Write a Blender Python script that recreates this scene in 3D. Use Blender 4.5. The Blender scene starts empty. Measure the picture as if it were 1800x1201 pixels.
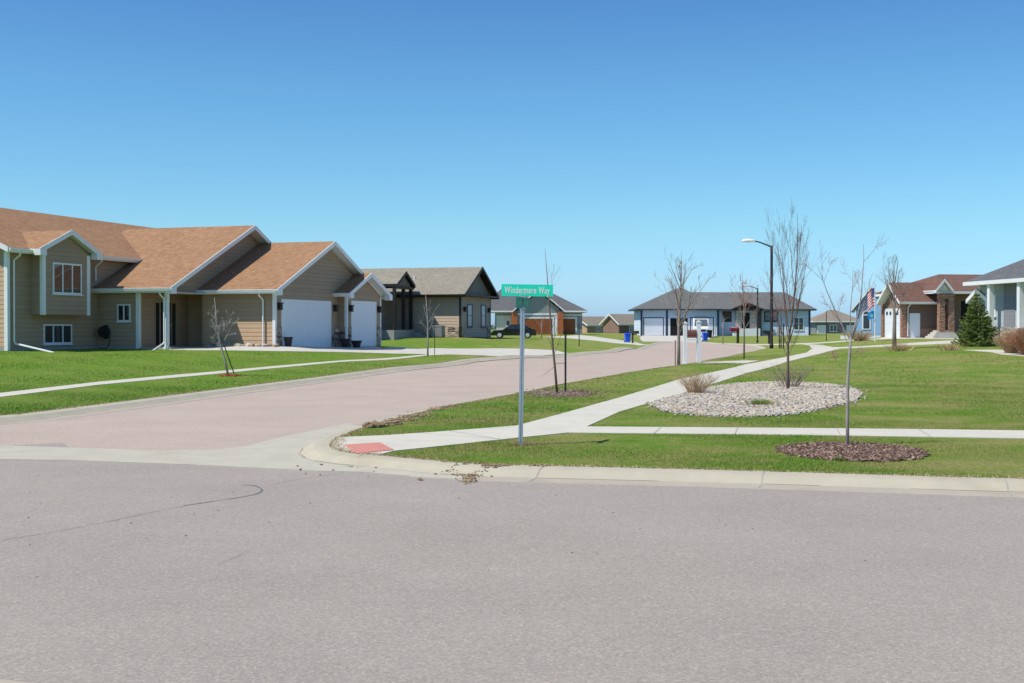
import bpy, bmesh, math, random
import numpy as np
from mathutils import Vector, Matrix
from mathutils.geometry import delaunay_2d_cdt
R = math.radians
C = bpy.context.scene.collection
rng = random.Random(7)
npr = np.random.RandomState(11)
FPX, HY, CZ = 2200.0, 577.0, 1.7           # lens in photo pixels, horizon row, eye height
PITCH = math.atan((600.5 - HY) / FPX)

# ------------------------------------------------------------------ materials
def mat(name, base, rough=0.8, metal=0.0, spec=0.3):
    m = bpy.data.materials.new(name); m.use_nodes = True
    b = m.node_tree.nodes['Principled BSDF']
    b.inputs['Base Color'].default_value = (*base, 1)
    b.inputs['Roughness'].default_value = rough
    b.inputs['Metallic'].default_value = metal
    b.inputs['Specular IOR Level'].default_value = spec
    return m
class NT:
    def __init__(s, m):
        s.m = m; s.t = m.node_tree; s.n = s.t.nodes; s.l = s.t.links
        s.b = s.n['Principled BSDF']; s.tc = s.n.new('ShaderNodeTexCoord')
        s.co = s.tc.outputs['Object']
    def mapping(s, sc, co=None):
        n = s.n.new('ShaderNodeMapping'); n.inputs['Scale'].default_value = sc
        s.l.new(co or s.co, n.inputs['Vector']); return n.outputs[0]
    def noise(s, scale, detail=4, co=None, rough=0.55):
        n = s.n.new('ShaderNodeTexNoise'); n.inputs['Scale'].default_value = scale
        n.inputs['Detail'].default_value = detail; n.inputs['Roughness'].default_value = rough
        s.l.new(co or s.co, n.inputs['Vector']); return n.outputs['Fac']
    def voro(s, scale, out='Color', co=None):
        n = s.n.new('ShaderNodeTexVoronoi'); n.inputs['Scale'].default_value = scale
        s.l.new(co or s.co, n.inputs['Vector']); return n.outputs[out]
    def ramp(s, fac, stops):
        n = s.n.new('ShaderNodeValToRGB'); e = n.color_ramp.elements
        while len(e) > 1: e.remove(e[-1])
        for i, (p, c) in enumerate(stops):
            k = e[0] if i == 0 else e.new(p)
            k.position = p; k.color = (*c, 1) if len(c) == 3 else c
        s.l.new(fac, n.inputs['Fac']); return n.outputs['Color']
    def mix(s, fac, a, b, mode='MIX'):
        n = s.n.new('ShaderNodeMix'); n.data_type = 'RGBA'; n.blend_type = mode
        for sock, v in ((n.inputs[0], fac), (n.inputs[6], a), (n.inputs[7], b)):
            if isinstance(v, (int, float)): sock.default_value = v
            elif isinstance(v, tuple): sock.default_value = (*v, 1)
            else: s.l.new(v, sock)
        return n.outputs[2]
    def math(s, op, a, b=0.0):
        n = s.n.new('ShaderNodeMath'); n.operation = op
        for sock, v in ((n.inputs[0], a), (n.inputs[1], b)):
            if isinstance(v, (int, float)): sock.default_value = v
            else: s.l.new(v, sock)
        return n.outputs[0]
    def sep(s, axis, co=None):
        n = s.n.new('ShaderNodeSeparateXYZ'); s.l.new(co or s.co, n.inputs[0]); return n.outputs[axis]
    def bump(s, h, strength=0.5, dist=0.02):
        n = s.n.new('ShaderNodeBump'); n.inputs['Strength'].default_value = strength
        n.inputs['Distance'].default_value = dist; s.l.new(h, n.inputs['Height'])
        s.l.new(n.outputs[0], s.b.inputs['Normal'])
    def color(s, c): s.l.new(c, s.b.inputs['Base Color'])
def g(c, f): return tuple(min(1, x * f) for x in c)

def siding(name, base, lap=0.19, vertical=False):
    m = mat(name, base, 0.6); t = NT(m)
    if vertical:
        q = t.math('ADD', t.sep(0), t.math('MULTIPLY', t.sep(1), 1.0))
    else: q = t.sep(2)
    v = t.math('DIVIDE', q, lap)
    saw = t.math('FRACT', v)
    if vertical:
        hgt = t.math('GREATER_THAN', saw, 0.86); t.bump(hgt, 1.0, 0.03)
    else:
        t.bump(t.math('SUBTRACT', 1.0, saw), 1.0, 0.05)
    row = t.math('FLOOR', v)
    nn = t.n.new('ShaderNodeTexWhiteNoise'); nn.noise_dimensions = '1D'; t.l.new(row, nn.inputs['W'])
    c = t.mix(nn.outputs['Value'], g(base, 0.93), g(base, 1.06))
    c = t.mix(0.35, c, t.ramp(t.noise(0.9, 4), [(0.3, g(base, 0.85)), (0.7, g(base, 1.1))]))
    t.color(c); return m
def shingle(name, base, dark, light):
    m = mat(name, base, 0.9, spec=0.12); t = NT(m)
    z = t.sep(2); xy = t.math('ADD', t.sep(0), t.sep(1))
    row = t.math('FLOOR', t.math('DIVIDE', z, 0.065))
    cmb = t.n.new('ShaderNodeCombineXYZ')
    t.l.new(t.math('FLOOR', t.math('ADD', t.math('MULTIPLY', xy, 3.2), t.math('MULTIPLY', row, 0.47))), cmb.inputs[0]); t.l.new(row, cmb.inputs[1])
    wn = t.n.new('ShaderNodeTexWhiteNoise'); wn.noise_dimensions = '2D'; t.l.new(cmb.outputs[0], wn.inputs['Vector'])
    c = t.ramp(wn.outputs['Value'], [(0.0, dark), (0.45, base), (0.8, g(base, 1.1)), (1.0, light)])
    c = t.mix(0.72, c, t.ramp(t.noise(4.2, 8, rough=0.8), [(0.36, dark), (0.5, base), (0.64, light)]))
    c = t.mix(0.25, c, t.ramp(t.noise(0.5, 3), [(0.3, g(base, 0.8)), (0.7, g(base, 1.15))]))
    t.color(c)
    t.bump(t.math('SUBTRACT', 1.0, t.math('FRACT', t.math('DIVIDE', z, 0.065))), 0.6, 0.015)
    return m
def plain(name, base, rough=0.6, var=0.12, sc=4.0, metal=0.0, spec=0.3):
    m = mat(name, base, rough, metal, spec); t = NT(m)
    t.color(t.ramp(t.noise(sc, 5), [(0.3, g(base, 1 - var)), (0.7, g(base, 1 + var))])); return m
def stone(name, a, b, c3):
    m = mat(name, a, 0.9); t = NT(m)
    co = t.mapping((3.0, 3.0, 8.0))
    col = t.ramp(t.sep(0, t.voro(1.0, 'Color', co)), [(0.0, a), (0.4, b), (0.75, c3), (1.0, g(b, 1.3))])
    d = t.voro(1.0, 'Distance', co)
    t.color(col); t.bump(t.math('SUBTRACT', 1.0, d), 0.9, 0.05); return m
def glass(name, base=(0.02, 0.025, 0.03), rough=0.04):
    m = mat(name, base, rough, 0.0, 0.9); t = NT(m)
    n = t.n.new('ShaderNodeTexNoise'); n.inputs['Scale'].default_value = 1.2
    t.l.new(t.co, n.inputs['Vector']); t.bump(n.outputs['Fac'], 0.06, 0.02); return m

M = {}
M['tan'] = siding('tan_siding', (0.425, 0.295, 0.19))
M['orange_roof'] = shingle('russet_shingles', (0.33, 0.19, 0.108), (0.22, 0.118, 0.066), (0.45, 0.29, 0.18))
M['brown_roof'] = shingle('grey_brown_shingles', (0.27, 0.25, 0.205), (0.19, 0.17, 0.14), (0.36, 0.34, 0.285))
M['grey_roof'] = shingle('slate_grey_shingles', (0.125, 0.13, 0.14), (0.08, 0.085, 0.09), (0.19, 0.19, 0.2))
M['dgrey_roof'] = shingle('weathered_grey_shingles', (0.15, 0.155, 0.155), (0.09, 0.095, 0.1), (0.2, 0.2, 0.19))
M['red_roof'] = shingle('red_brown_shingles', (0.175, 0.10, 0.08), (0.11, 0.065, 0.052), (0.25, 0.155, 0.125))
M['far_roof'] = shingle('fawn_shingles', (0.26, 0.225, 0.185), (0.18, 0.16, 0.13), (0.33, 0.29, 0.24))
M['white'] = plain('white_trim', (0.78, 0.8, 0.82), 0.45, 0.03)
M['white_door'] = plain('white_door_paint', (0.74, 0.78, 0.84), 0.4, 0.02)
M['taupe'] = siding('taupe_siding', (0.42, 0.33, 0.245))
M['batten'] = siding('grey_batten', (0.16, 0.15, 0.14), 0.3, True)
M['dark'] = plain('black_trim', (0.025, 0.022, 0.022), 0.5)
M['brown'] = plain('dark_brown_trim', (0.06, 0.04, 0.03), 0.5)
M['grey_siding'] = siding('grey_siding', (0.27, 0.29, 0.30), 0.3, True)
M['lt_siding'] = siding('pale_siding', (0.64, 0.63, 0.60), 0.3, True)
M['ice'] = siding('pale_blue_siding', (0.58, 0.68, 0.80))
M['blue'] = siding('blue_siding', (0.21, 0.38, 0.56))
M['cedar'] = plain('cedar_planks', (0.42, 0.13, 0.045), 0.6, 0.25, 6)
M['cedar_dark'] = plain('cedar_door', (0.28, 0.085, 0.03), 0.55, 0.25, 6)
M['navy'] = plain('navy_trim', (0.03, 0.05, 0.10), 0.5)
M['brickred'] = siding('brown_siding', (0.22, 0.14, 0.105))
M['brick'] = stone('brown_brick', (0.26, 0.145, 0.10), (0.34, 0.20, 0.145), (0.30, 0.165, 0.12))
M['lgrey'] = siding('light_grey_siding', (0.36, 0.41, 0.43))
M['stone'] = stone('stacked_stone', (0.22, 0.17, 0.14), (0.48, 0.39, 0.30), (0.08, 0.065, 0.06))
M['pale_stone'] = stone('pale_stone', (0.4, 0.37, 0.32), (0.3, 0.27, 0.24), (0.48, 0.44, 0.38))
M['dtaupe'] = siding('charcoal_siding', (0.2, 0.21, 0.23))
M['glass'] = glass('window_glass')
M['glassb'] = glass('curtained_glass', (0.10, 0.12, 0.15), 0.08)
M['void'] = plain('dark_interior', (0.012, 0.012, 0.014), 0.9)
M['foundation'] = plain('foundation', (0.33, 0.33, 0.33), 0.9)
M['black_metal'] = plain('black_metal', (0.012, 0.012, 0.013), 0.4, 0.1, 4, 0.3)
M['lamp_white'] = plain('lamp_head_grey', (0.80, 0.80, 0.80), 0.45, 0.04)
M['galv'] = plain('galvanised_steel', (0.46, 0.53, 0.61), 0.45, 0.12, 30, 0.4)
M['signgreen'] = plain('sign_green', (0.02, 0.84, 0.56), 0.35, 0.04, 8)
M['signwhite'] = plain('sign_lettering', (0.85, 0.88, 0.87), 0.4, 0.02)
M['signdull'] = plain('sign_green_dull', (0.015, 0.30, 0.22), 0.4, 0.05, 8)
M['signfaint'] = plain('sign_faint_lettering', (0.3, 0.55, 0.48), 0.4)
M['bluebin'] = plain('blue_plastic', (0.02, 0.10, 0.72), 0.45, 0.05)
M['blackbin'] = plain('black_plastic', (0.015, 0.015, 0.018), 0.5)
M['bark'] = plain('grey_bark', (0.27, 0.22, 0.19), 0.9, 0.35, 25)
M['bark_dark'] = plain('dark_bark', (0.17, 0.115, 0.095), 0.9, 0.35, 25)
M['bark_pale'] = plain('pale_bark', (0.34, 0.31, 0.29), 0.9, 0.25, 25)
M['twig_red'] = plain('red_twigs', (0.36, 0.20, 0.17), 0.9, 0.2, 25)
M['bud'] = plain('pinkish_buds', (0.50, 0.26, 0.24), 0.9, 0.2, 25)
M['tan_stem'] = plain('dry_stems', (0.46, 0.32, 0.19), 0.9, 0.3, 12)
M['rust_stem'] = plain('russet_stems', (0.40, 0.21, 0.13), 0.9, 0.3, 5)
M['stake'] = plain('green_steel_stake', (0.03, 0.045, 0.035), 0.6)
M['wood_stake'] = plain('wood_stake', (0.16, 0.12, 0.1), 0.9)
M['dirt'] = plain('dry_dirt', (0.24, 0.17, 0.11), 0.95, 0.4, 14)
M['redmulch'] = plain('red_mulch', (0.42, 0.11, 0.05), 0.95, 0.3, 30)
M['carpaint'] = plain('black_car_paint', (0.006, 0.007, 0.012), 0.12, 0.0, 4, 0.0, 0.9)
M['vanpaint'] = plain('white_van_paint', (0.78, 0.82, 0.84), 0.25, 0.02)
M['tyre'] = plain('tyre_rubber', (0.02, 0.02, 0.02), 0.9)
M['rim'] = plain('alloy', (0.62, 0.63, 0.66), 0.35, 0.05, 4, 0.4)
M['redlens'] = plain('red_lens', (0.35, 0.01, 0.01), 0.3)
M['mailbrown'] = plain('brown_mailbox', (0.17, 0.075, 0.06), 0.5)
M['mailred'] = plain('red_mailbox', (0.20, 0.02, 0.03), 0.5)
M['pot'] = plain('charcoal_pot', (0.035, 0.03, 0.03), 0.7)
M['flagred'] = plain('flag_red', (0.60, 0.03, 0.05), 0.8)
M['flagwhite'] = plain('flag_white', (0.8, 0.8, 0.8), 0.8)
M['flagblue'] = plain('flag_blue', (0.03, 0.05, 0.22), 0.8)
M['flagsky'] = plain('flag_sky_blue', (0.02, 0.25, 0.60), 0.8)

def needle_mat():
    m = mat('spruce_needles', (0.05, 0.09, 0.03), 0.7); t = NT(m)
    gm = t.n.new('ShaderNodeNewGeometry')
    t.color(t.ramp(gm.outputs['Random Per Island'], [(0, (0.09, 0.13, 0.035)), (0.6, (0.17, 0.23, 0.055)), (1, (0.32, 0.37, 0.11))])); return m
M['needle'] = needle_mat()

def ground_grass(name, blades=False):
    m = mat(name, (0.1, 0.2, 0.03), 0.95 if not blades else 0.75, spec=0.1 if not blades else 0.2); t = NT(m)
    big = t.noise(0.22, 5); med = t.noise(1.3, 5); fine = t.noise(28, 6)
    lush = t.ramp(fine, [(0.3, (0.098, 0.20, 0.018)), (0.55, (0.135, 0.255, 0.024)), (0.75, (0.185, 0.31, 0.04))])
    dry = t.ramp(fine, [(0.3, (0.18, 0.19, 0.05)), (0.55, (0.30, 0.29, 0.10)), (0.8, (0.44, 0.39, 0.18))])
    f = t.math('ADD', t.math('MULTIPLY', big, 0.55), t.math('MULTIPLY', med, 0.45))
    k = t.ramp(f, [(0.42, (0.05, 0.05, 0.05)), (0.56, (0.75, 0.75, 0.75))])
    xr = t.ramp(t.math('ADD', t.math('MULTIPLY', t.sep(0), .05), .5), [(0.15, (.35, .35, .35)), (0.42, (1, 1, 1))])
    k = t.mix(1.0, k, xr, 'MULTIPLY')
    pt = t.ramp(t.noise(0.75, 6, rough=0.7), [(0.50, (0, 0, 0)), (0.66, (0.85, 0.85, 0.85))]); k = t.mix(1.0, k, t.mix(1.0, pt, xr, 'MULTIPLY'), 'ADD')
    c = t.mix(k, lush, dry)
    if blades:
        gm = t.n.new('ShaderNodeNewGeometry')
        c = t.mix(t.ramp(gm.outputs['Random Per Island'], [(0.80, (0, 0, 0)), (0.9, (0.45, 0.45, 0.45))]), c, (0.36, 0.34, 0.14))
        c = t.mix(0.3, c, t.ramp(gm.outputs['Random Per Island'], [(0, (0.10, 0.20, 0.02)), (0.5, (0.15, 0.27, 0.03)), (1, (0.24, 0.35, 0.07))]))
    t.color(c)
    if not blades: t.bump(t.noise(18, 8, rough=0.7), 0.8, 0.06)
    return m
M['lawn'] = ground_grass('lawn_grass'); M['blade'] = ground_grass('grass_blades', True)

def asphalt(name, base, pink, lo, hi):
    m = mat(name, base, 0.9, spec=0.2); t = NT(m)
    c = t.ramp(t.noise(0.18, 5), [(0.35, base), (0.65, pink)])
    sp = t.ramp(t.noise(55, 3, rough=0.8), [(0.30, g(base, lo)), (0.5, g(base, 1.0)), (0.70, g(base, hi))])
    c = t.mix(0.45, c, sp)
    v = t.sep(0, t.voro(75))
    c = t.mix(0.38, c, t.ramp(v, [(0.0, g(base, 0.55)), (0.5, base), (0.85, g(pink, 1.25)), (1.0, g(pink, 1.9))]))
    st = t.noise(0.55, 7, rough=0.6)
    c = t.mix(0.20, c, t.ramp(st, [(0.35, g(base, 0.72)), (0.65, g(base, 1.2))]))
    t.color(c); t.bump(t.noise(60, 4, rough=0.8), 0.5, 0.01); return m
M['asphalt'] = asphalt('pinkish_asphalt', (0.335, 0.305, 0.274), (0.362, 0.310, 0.276), 0.55, 1.45)
M['asphalt2'] = asphalt('rosy_asphalt', (0.44, 0.368, 0.318), (0.48, 0.372, 0.318), 0.8, 1.18)
def concrete(name, base, stain, amt=0.6):
    m = mat(name, base, 0.9, spec=0.2); t = NT(m)
    c = t.ramp(t.noise(2.2, 6, rough=0.65), [(0.3, g(base, 0.9)), (0.7, g(base, 1.06))])
    k = t.ramp(t.noise(0.8, 7, rough=0.7), [(0.52, (0, 0, 0)), (0.72, (amt, amt, amt))])
    c = t.mix(k, c, stain)
    c = t.mix(0.15, c, t.ramp(t.noise(60, 2), [(0.3, g(base, 0.7)), (0.7, g(base, 1.25))]))
    t.color(c); t.bump(t.noise(40, 4), 0.3, 0.005); return m
M['kerb'] = concrete('kerb_concrete', (0.455, 0.425, 0.335), (0.34, 0.28, 0.19), 0.7)
M['gutter'] = concrete('gutter_concrete', (0.425, 0.38, 0.315), (0.30, 0.235, 0.17), 0.7)
M['walk'] = concrete('walk_concrete', (0.575, 0.55, 0.48), (0.45, 0.43, 0.39), 0.4)
M['joint'] = plain('joint', (0.36, 0.35, 0.32), 0.95)
M['drive'] = concrete('drive_concrete', (0.56, 0.54, 0.49), (0.47, 0.44, 0.38), 0.4)
M['pad'] = concrete('red_ramp_pad', (0.62, 0.26, 0.22), (0.5, 0.27, 0.22), 0.5)
M['tar'] = plain('tar_seal', (0.17, 0.17, 0.185), 0.7)
def island(name, stops, rough=0.85):
    m = mat(name, stops[0][1], rough); t = NT(m)
    gm = t.n.new('ShaderNodeNewGeometry'); t.color(t.ramp(gm.outputs['Random Per Island'], stops)); return m
M['pebble'] = island('river_pebbles', [(0, (0.08, 0.08, 0.09)), (0.12, (0.22, 0.23, 0.25)), (0.3, (0.42, 0.37, 0.26)), (0.5, (0.55, 0.49, 0.40)), (0.64, (0.34, 0.20, 0.12)), (0.78, (0.64, 0.59, 0.51)), (1, (0.34, 0.35, 0.36))])
M['pebble_base'] = plain('pebble_bedding', (0.35, 0.31, 0.26), 0.95, 0.3, 20)
M['chip'] = island('bark_chips', [(0, (0.075, 0.045, 0.033)), (0.35, (0.17, 0.10, 0.075)), (0.7, (0.28, 0.18, 0.14)), (1, (0.44, 0.33, 0.26))])
M['mulch_base'] = plain('mulch_bedding', (0.10, 0.06, 0.05), 0.95, 0.4, 20)
M['clod'] = island('dirt_clods', [(0, (0.10, 0.07, 0.045)), (0.5, (0.24, 0.17, 0.11)), (1, (0.42, 0.33, 0.2))])

# ------------------------------------------------------------------ mesh helpers
class MB:
    def __init__(s): s.v = []; s.f = []; s.ch = []
    def add(s, vs, fs):
        o = len(s.v); s.v += [tuple(p) for p in vs]; s.f += [tuple(i + o for i in f) for f in fs]; s.ch.append((list(vs), list(fs))); return s
    def box(s, x0, x1, y0, y1, z0, z1):
        if x0 > x1: x0, x1 = x1, x0
        if y0 > y1: y0, y1 = y1, y0
        if z0 > z1: z0, z1 = z1, z0
        return s.add([(x0, y0, z0), (x1, y0, z0), (x1, y1, z0), (x0, y1, z0), (x0, y0, z1), (x1, y0, z1), (x1, y1, z1), (x0, y1, z1)],
              [(0, 3, 2, 1), (4, 5, 6, 7), (0, 1, 5, 4), (1, 2, 6, 5), (2, 3, 7, 6), (3, 0, 4, 7)])
    def prism(s, poly, axis, a0, a1):
        n = len(poly)
        def P(p, a): return {'x': (a, p[0], p[1]), 'y': (p[0], a, p[1]), 'z': (p[0], p[1], a)}[axis]
        vs = [P(p, a0) for p in poly] + [P(p, a1) for p in poly]
        fs = [tuple(range(n))[::-1], tuple(range(n, 2 * n))] + [(i, (i + 1) % n, n + (i + 1) % n, n + i) for i in range(n)]
        return s.add(vs, fs)
    def tube(s, pts, rad, sides=6, cap=True):
        pts = [Vector(p) for p in pts]; n = len(pts)
        if not hasattr(rad, '__len__'): rad = [rad] * n
        vs = []; ref = None
        for i, p in enumerate(pts):
            d = (pts[min(i + 1, n - 1)] - pts[max(i - 1, 0)]).normalized()
            if ref is None: ref = Vector((1, 0, 0)) if abs(d.x) < 0.8 else Vector((0, 1, 0))
            a = d.cross(ref).normalized(); b = d.cross(a).normalized(); ref = b.cross(d) if False else ref
            for k in range(sides):
                t = 2 * math.pi * k / sides
                vs.append(p + (a * math.cos(t) + b * math.sin(t)) * rad[i])
        fs = [(i * sides + k, i * sides + (k + 1) % sides, (i + 1) * sides + (k + 1) % sides, (i + 1) * sides + k) for i in range(n - 1) for k in range(sides)]
        if cap: fs += [tuple(range(sides))[::-1], tuple(range((n - 1) * sides, n * sides))]
        return s.add(vs, fs)
    def disc(s, c, axis, r, a0, a1, n=14):
        poly = [(c[0] + r * math.cos(2 * math.pi * k / n), c[1] + r * math.sin(2 * math.pi * k / n)) for k in range(n)]
        return s.prism(poly, axis, a0, a1)
    def build(s, name, m, parent=None, smooth=False, bevel=0):
        me = bpy.data.meshes.new(name); me.from_pydata(s.v, [], s.f); me.validate()
        bm = bmesh.new(); bm.from_mesh(me); bmesh.ops.recalc_face_normals(bm, faces=bm.faces)
        if bevel: bmesh.ops.bevel(bm, geom=list(bm.edges), offset=bevel, segments=2, affect='EDGES')
        bm.to_mesh(me); bm.free()
        if True: me.polygons.foreach_set('use_smooth', [smooth] * len(me.polygons))
        me.materials.append(m)
        o = bpy.data.objects.new(name, me); C.objects.link(o)
        if parent: o.parent = parent
        return o
def each(mb, name, m, parent=None, **k):              # one object per solid in the collector
    return [MB().add(v, f).build(name, m, parent, **k) for v, f in mb.ch]
def tag(o, label=None, cat=None, group=None, kind=None):
    for k, v in (('label', label), ('category', cat), ('group', group), ('kind', kind)):
        if v: o[k] = v
    return o
def thing(name, label, cat, loc=(0, 0, 0), rz=0.0, group=None):
    o = bpy.data.objects.new(name, None); C.objects.link(o); o.empty_display_size = 0.3
    o.location = loc; o.rotation_euler = (0, 0, rz); return tag(o, label, cat, group)
def copy_tree(o, parent=None):
    c = o.copy(); C.objects.link(c); c.parent = parent
    for ch in [x for x in bpy.data.objects if x.parent == o]: copy_tree(ch, c)
    return c
def npmesh(name, verts, faces, m, parent=None, smooth=False):      # faces: (n,k) array
    me = bpy.data.meshes.new(name); n, k = faces.shape
    me.vertices.add(len(verts)); me.vertices.foreach_set('co', verts.astype(np.float32).ravel())
    me.loops.add(n * k); me.loops.foreach_set('vertex_index', faces.astype(np.int32).ravel())
    me.polygons.add(n); me.polygons.foreach_set('loop_start', np.arange(0, n * k, k, dtype=np.int32))
    me.update(calc_edges=True); me.validate(); me.materials.append(m); me.polygons.foreach_set('use_smooth', [smooth] * len(me.polygons))
    o = bpy.data.objects.new(name, me); C.objects.link(o)
    if parent: o.parent = parent
    return o

# ------------------------------------------------------------------ the lie of the land (height of lawn level)
PHI = math.atan(700 / 2200.0); SP, CP = math.sin(PHI), math.cos(PHI)
AO = (-10.8, 57.0)                                   # near corner of the left garage
def A2W(x, y): return (AO[0] + SP * x - CP * y, AO[1] + CP * x + SP * y)
ctl = []
for X in (-70, -45, -25, -12, -4, 0, 4, 12, 25, 45, 70):
    ctl += [(X, 14.3 - 0.28 * X, 0.12), (X, 6 - 0.28 * X, 0.12), (X, -14, 0.12)]
ctl += [(-9.8, 24, .12), (-7.2, 40, .19), (-4.5, 55, .26), (-1.5, 72, .26), (3, 100, .18), (10, 128, .12), (19, 150, .12), (19, 128, .12), (21, 104, .14),
        (-2.2, 22, .12), (1, 34, .14), (4.3, 48, .19), (9, 62, .22), (14, 80, .2), (13, 108, .12), (-4.5, 30, .13), (-1.5, 45, .18), (2, 60, .22), (6, 80, .22), (-5, 19, .12)]
for x, y, z in ((-9, 7.3, .76), (0, -.4, .79), (5, -.6, .75), (10.8, -.6, .70), (4, 12, .8), (-3, 3.5, .78), (-9, 16, .8), (10, 8, .8), (-3, 7, .78)):
    ctl.append((*A2W(x, y), z))
ctl += [(-3.5, 85, 1.08), (-1.5, 91, 1.05), (-11, 87, 1.08), (-5, 95, 1.05), (-3, 165, .85), (9.5, 165, .85), (0.3, 140, .62), (17, 170, .7), (41, 170, .7),
        (31.8, 102, .9), (36, 103, .9), (30.9, 107, .9), (24.4, 61, .82), (24, 66, .85), (27.1, 73, .88), (21.5, 58, .83), (19, 48, .58), (12.9, 47, .33), (10.6, 26, .22), (7.4, 18.2, .17), (24.8, 99, .3), (28.7, 94, .5),
        (-40, 120, 1.1), (-40, 60, .8), (-40, 32, .35), (60, 60, .8), (60, 120, .95), (0, 220, .9), (60, 220, .9), (-60, 220, .9), (40, 30, .35), (120, 100, .9), (-120, 100, .9), (30, 40, .36)]
ctl = np.array(ctl)
def _phi(r2): return -np.sqrt(r2 + 9.0)
_d = ((ctl[:, None, :2] - ctl[None, :, :2]) ** 2).sum(-1); _n = len(ctl)
_A = np.zeros((_n + 1, _n + 1)); _A[:_n, :_n] = _phi(_d) - np.eye(_n) * 0.4; _A[:_n, _n] = 1; _A[_n, :_n] = 1
_w = np.linalg.solve(_A, np.append(ctl[:, 2], 0))
def Hn(X, Y):
    X = np.asarray(X, float); Y = np.asarray(Y, float)
    q = _phi((X[..., None] - ctl[:, 0]) ** 2 + (Y[..., None] - ctl[:, 1]) ** 2)
    h = np.clip(q @ _w[:_n] + _w[_n], 0.1, 1.25)
    r = np.clip((np.hypot(X - 5, Y - 90) - 130) / 90, 0, 1)
    return h * (1 - r) + 0.8 * r
def H(x, y): return float(Hn(np.array([x]), np.array([y]))[0])
_cd, _sd = math.cos(PITCH), math.sin(PITCH)
def ray(px, py):
    u = (px - 900) / FPX; v = -(py - 600.5) / FPX
    dy = _cd + v * _sd; dz = -_sd + v * _cd
    return u / dy, dz / dy                            # X and Z per metre of Y
_Ys = np.concatenate([np.geomspace(4, 400, 900)])
def G(px, py, off=0.0):
    """where the line of sight meets the ground (off = level of the surface relative to the lawn)"""
    a, b = ray(px, py)
    diff = CZ + b * _Ys - (Hn(a * _Ys, _Ys) + off)
    i = int(np.argmax(diff < 0))
    if diff[i] >= 0: i = len(_Ys) - 1
    t = diff[i - 1] / (diff[i - 1] - diff[i]) if i > 0 else 0
    Y = _Ys[i - 1] + t * (_Ys[i] - _Ys[i - 1])
    return (a * Y, Y)
def AT(px, py, Y):
    a, b = ray(px, py); return (a * Y, Y, CZ + b * Y)
RD = -0.092                                           # road level below lawn level
def GP(l, off=0.0): return [G(x, y, off) for x, y in l]
def smooth(pts, it=2):
    for _ in range(it):
        q = [pts[0]]
        for a, b in zip(pts, pts[1:]):
            q += [(a[0] * .75 + b[0] * .25, a[1] * .75 + b[1] * .25), (a[0] * .25 + b[0] * .75, a[1] * .25 + b[1] * .75)]
        pts = q + [pts[-1]]
    return pts
def resample(pts, step):
    out = [pts[0]]
    for a, b in zip(pts, pts[1:]):
        L = math.dist(a, b); n = max(1, int(round(L / step)))
        out += [(a[0] + (b[0] - a[0]) * k / n, a[1] + (b[1] - a[1]) * k / n) for k in range(1, n + 1)]
    return out

# back-of-kerb lines
left_kerb = GP([(0, 733), (155, 714), (311, 694.5), (417, 681), (500, 670.5), (560, 663), (694, 646), (778, 635.5), (900, 626.5), (1000, 620.5), (1087, 614.5), (1136, 608)])
corner_l = [(-70, 33.0), (-30, 22.6), (-18, 19.6), (-14, 18.9), (-11.8, 19.2), (-10.7, 20.6)]
bulb = GP([(1145, 604), (1165, 600.8), (1200, 600.2), (1245, 601.5), (1285, 604), (1322, 606), (1345, 609.5), (1347, 613), (1325, 618), (1290, 625.3), (1240, 634)])
right_kerb = GP([(1233, 636.5), (1191, 642.5), (1133, 650.5), (1000, 673.5), (972, 679), (917, 691.5), (819, 708), (750, 722), (655, 748), (606, 764), (585, 775), (581, 786), (596, 794), (630, 799), (672, 802), (736, 808), (833, 817), (1000, 821.5), (1330, 829), (1800, 843.5)])
far_end = right_kerb[-1]; pv = right_kerb[-3]
dn = ((far_end[0] - pv[0]), (far_end[1] - pv[1])); L_ = math.hypot(*dn); dn = (dn[0] / L_, dn[1] / L_)
right_kerb.append((far_end[0] + dn[0] * 25, far_end[1] + dn[1] * 25)); right_kerb.append((70, far_end[1] + dn[1] * 25 - 4))
LK = smooth(corner_l[0:] + left_kerb, 1); BK = smooth(bulb, 1)
kerb_line = resample(smooth(corner_l + left_kerb + bulb + right_kerb, 1), 0.8)
near_kerb = [(-70, 25.8), (-30, 13.7), (-12, 8.4), (-2.35, 5.14), (0, 4.4), (12, 1.1), (30, -4.1), (70, -12.5)]
near_kerb_s = resample(near_kerb, 1.5)
road_poly = kerb_line + near_kerb_s[::-1]

sidewalk_right = GP([(589, 767.5), (672, 764), (764, 758), (908, 747), (1000, 722.5), (1089, 698), (1191, 667), (1311, 640), (1380, 627.5), (1418, 619.5), (1430, 613), (1424, 607), (1405, 604.3), (1447, 606.5), (1476, 610), (1571, 604.6), (1684, 598),
                     (1684, 603.5), (1571, 608), (1478, 612.5), (1440, 622), (1382, 635.8), (1311, 655.6), (1191, 693), (1089, 722.5), (1031, 748.5), (1400, 751), (1800, 755.5)], 0.02)
e1 = sidewalk_right[-1]
sidewalk_right += [(e1[0] + 14, e1[1] - 3.2), (e1[0] + 14, e1[1] - 4.5)]
sidewalk_right += GP([(1800, 769), (1400, 763), (1100, 760), (1000, 759), (911, 768), (800, 780), (692, 791), (663, 798.5), (630, 798), (597, 793), (583, 785.5), (586, 774.5)], 0.02)
sidewalk_left = GP([(0, 690), (174, 670.3), (311, 658), (435, 647.3), (529, 639), (611, 632.4), (750, 622.8), (770, 621), (790, 622.5), (750, 624.8), (611, 635), (529, 642.4), (435, 651.2), (311, 662.8), (174, 675.6), (0, 697)], 0.02)
sl0, sl1 = sidewalk_left[0], sidewalk_left[1]
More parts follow.
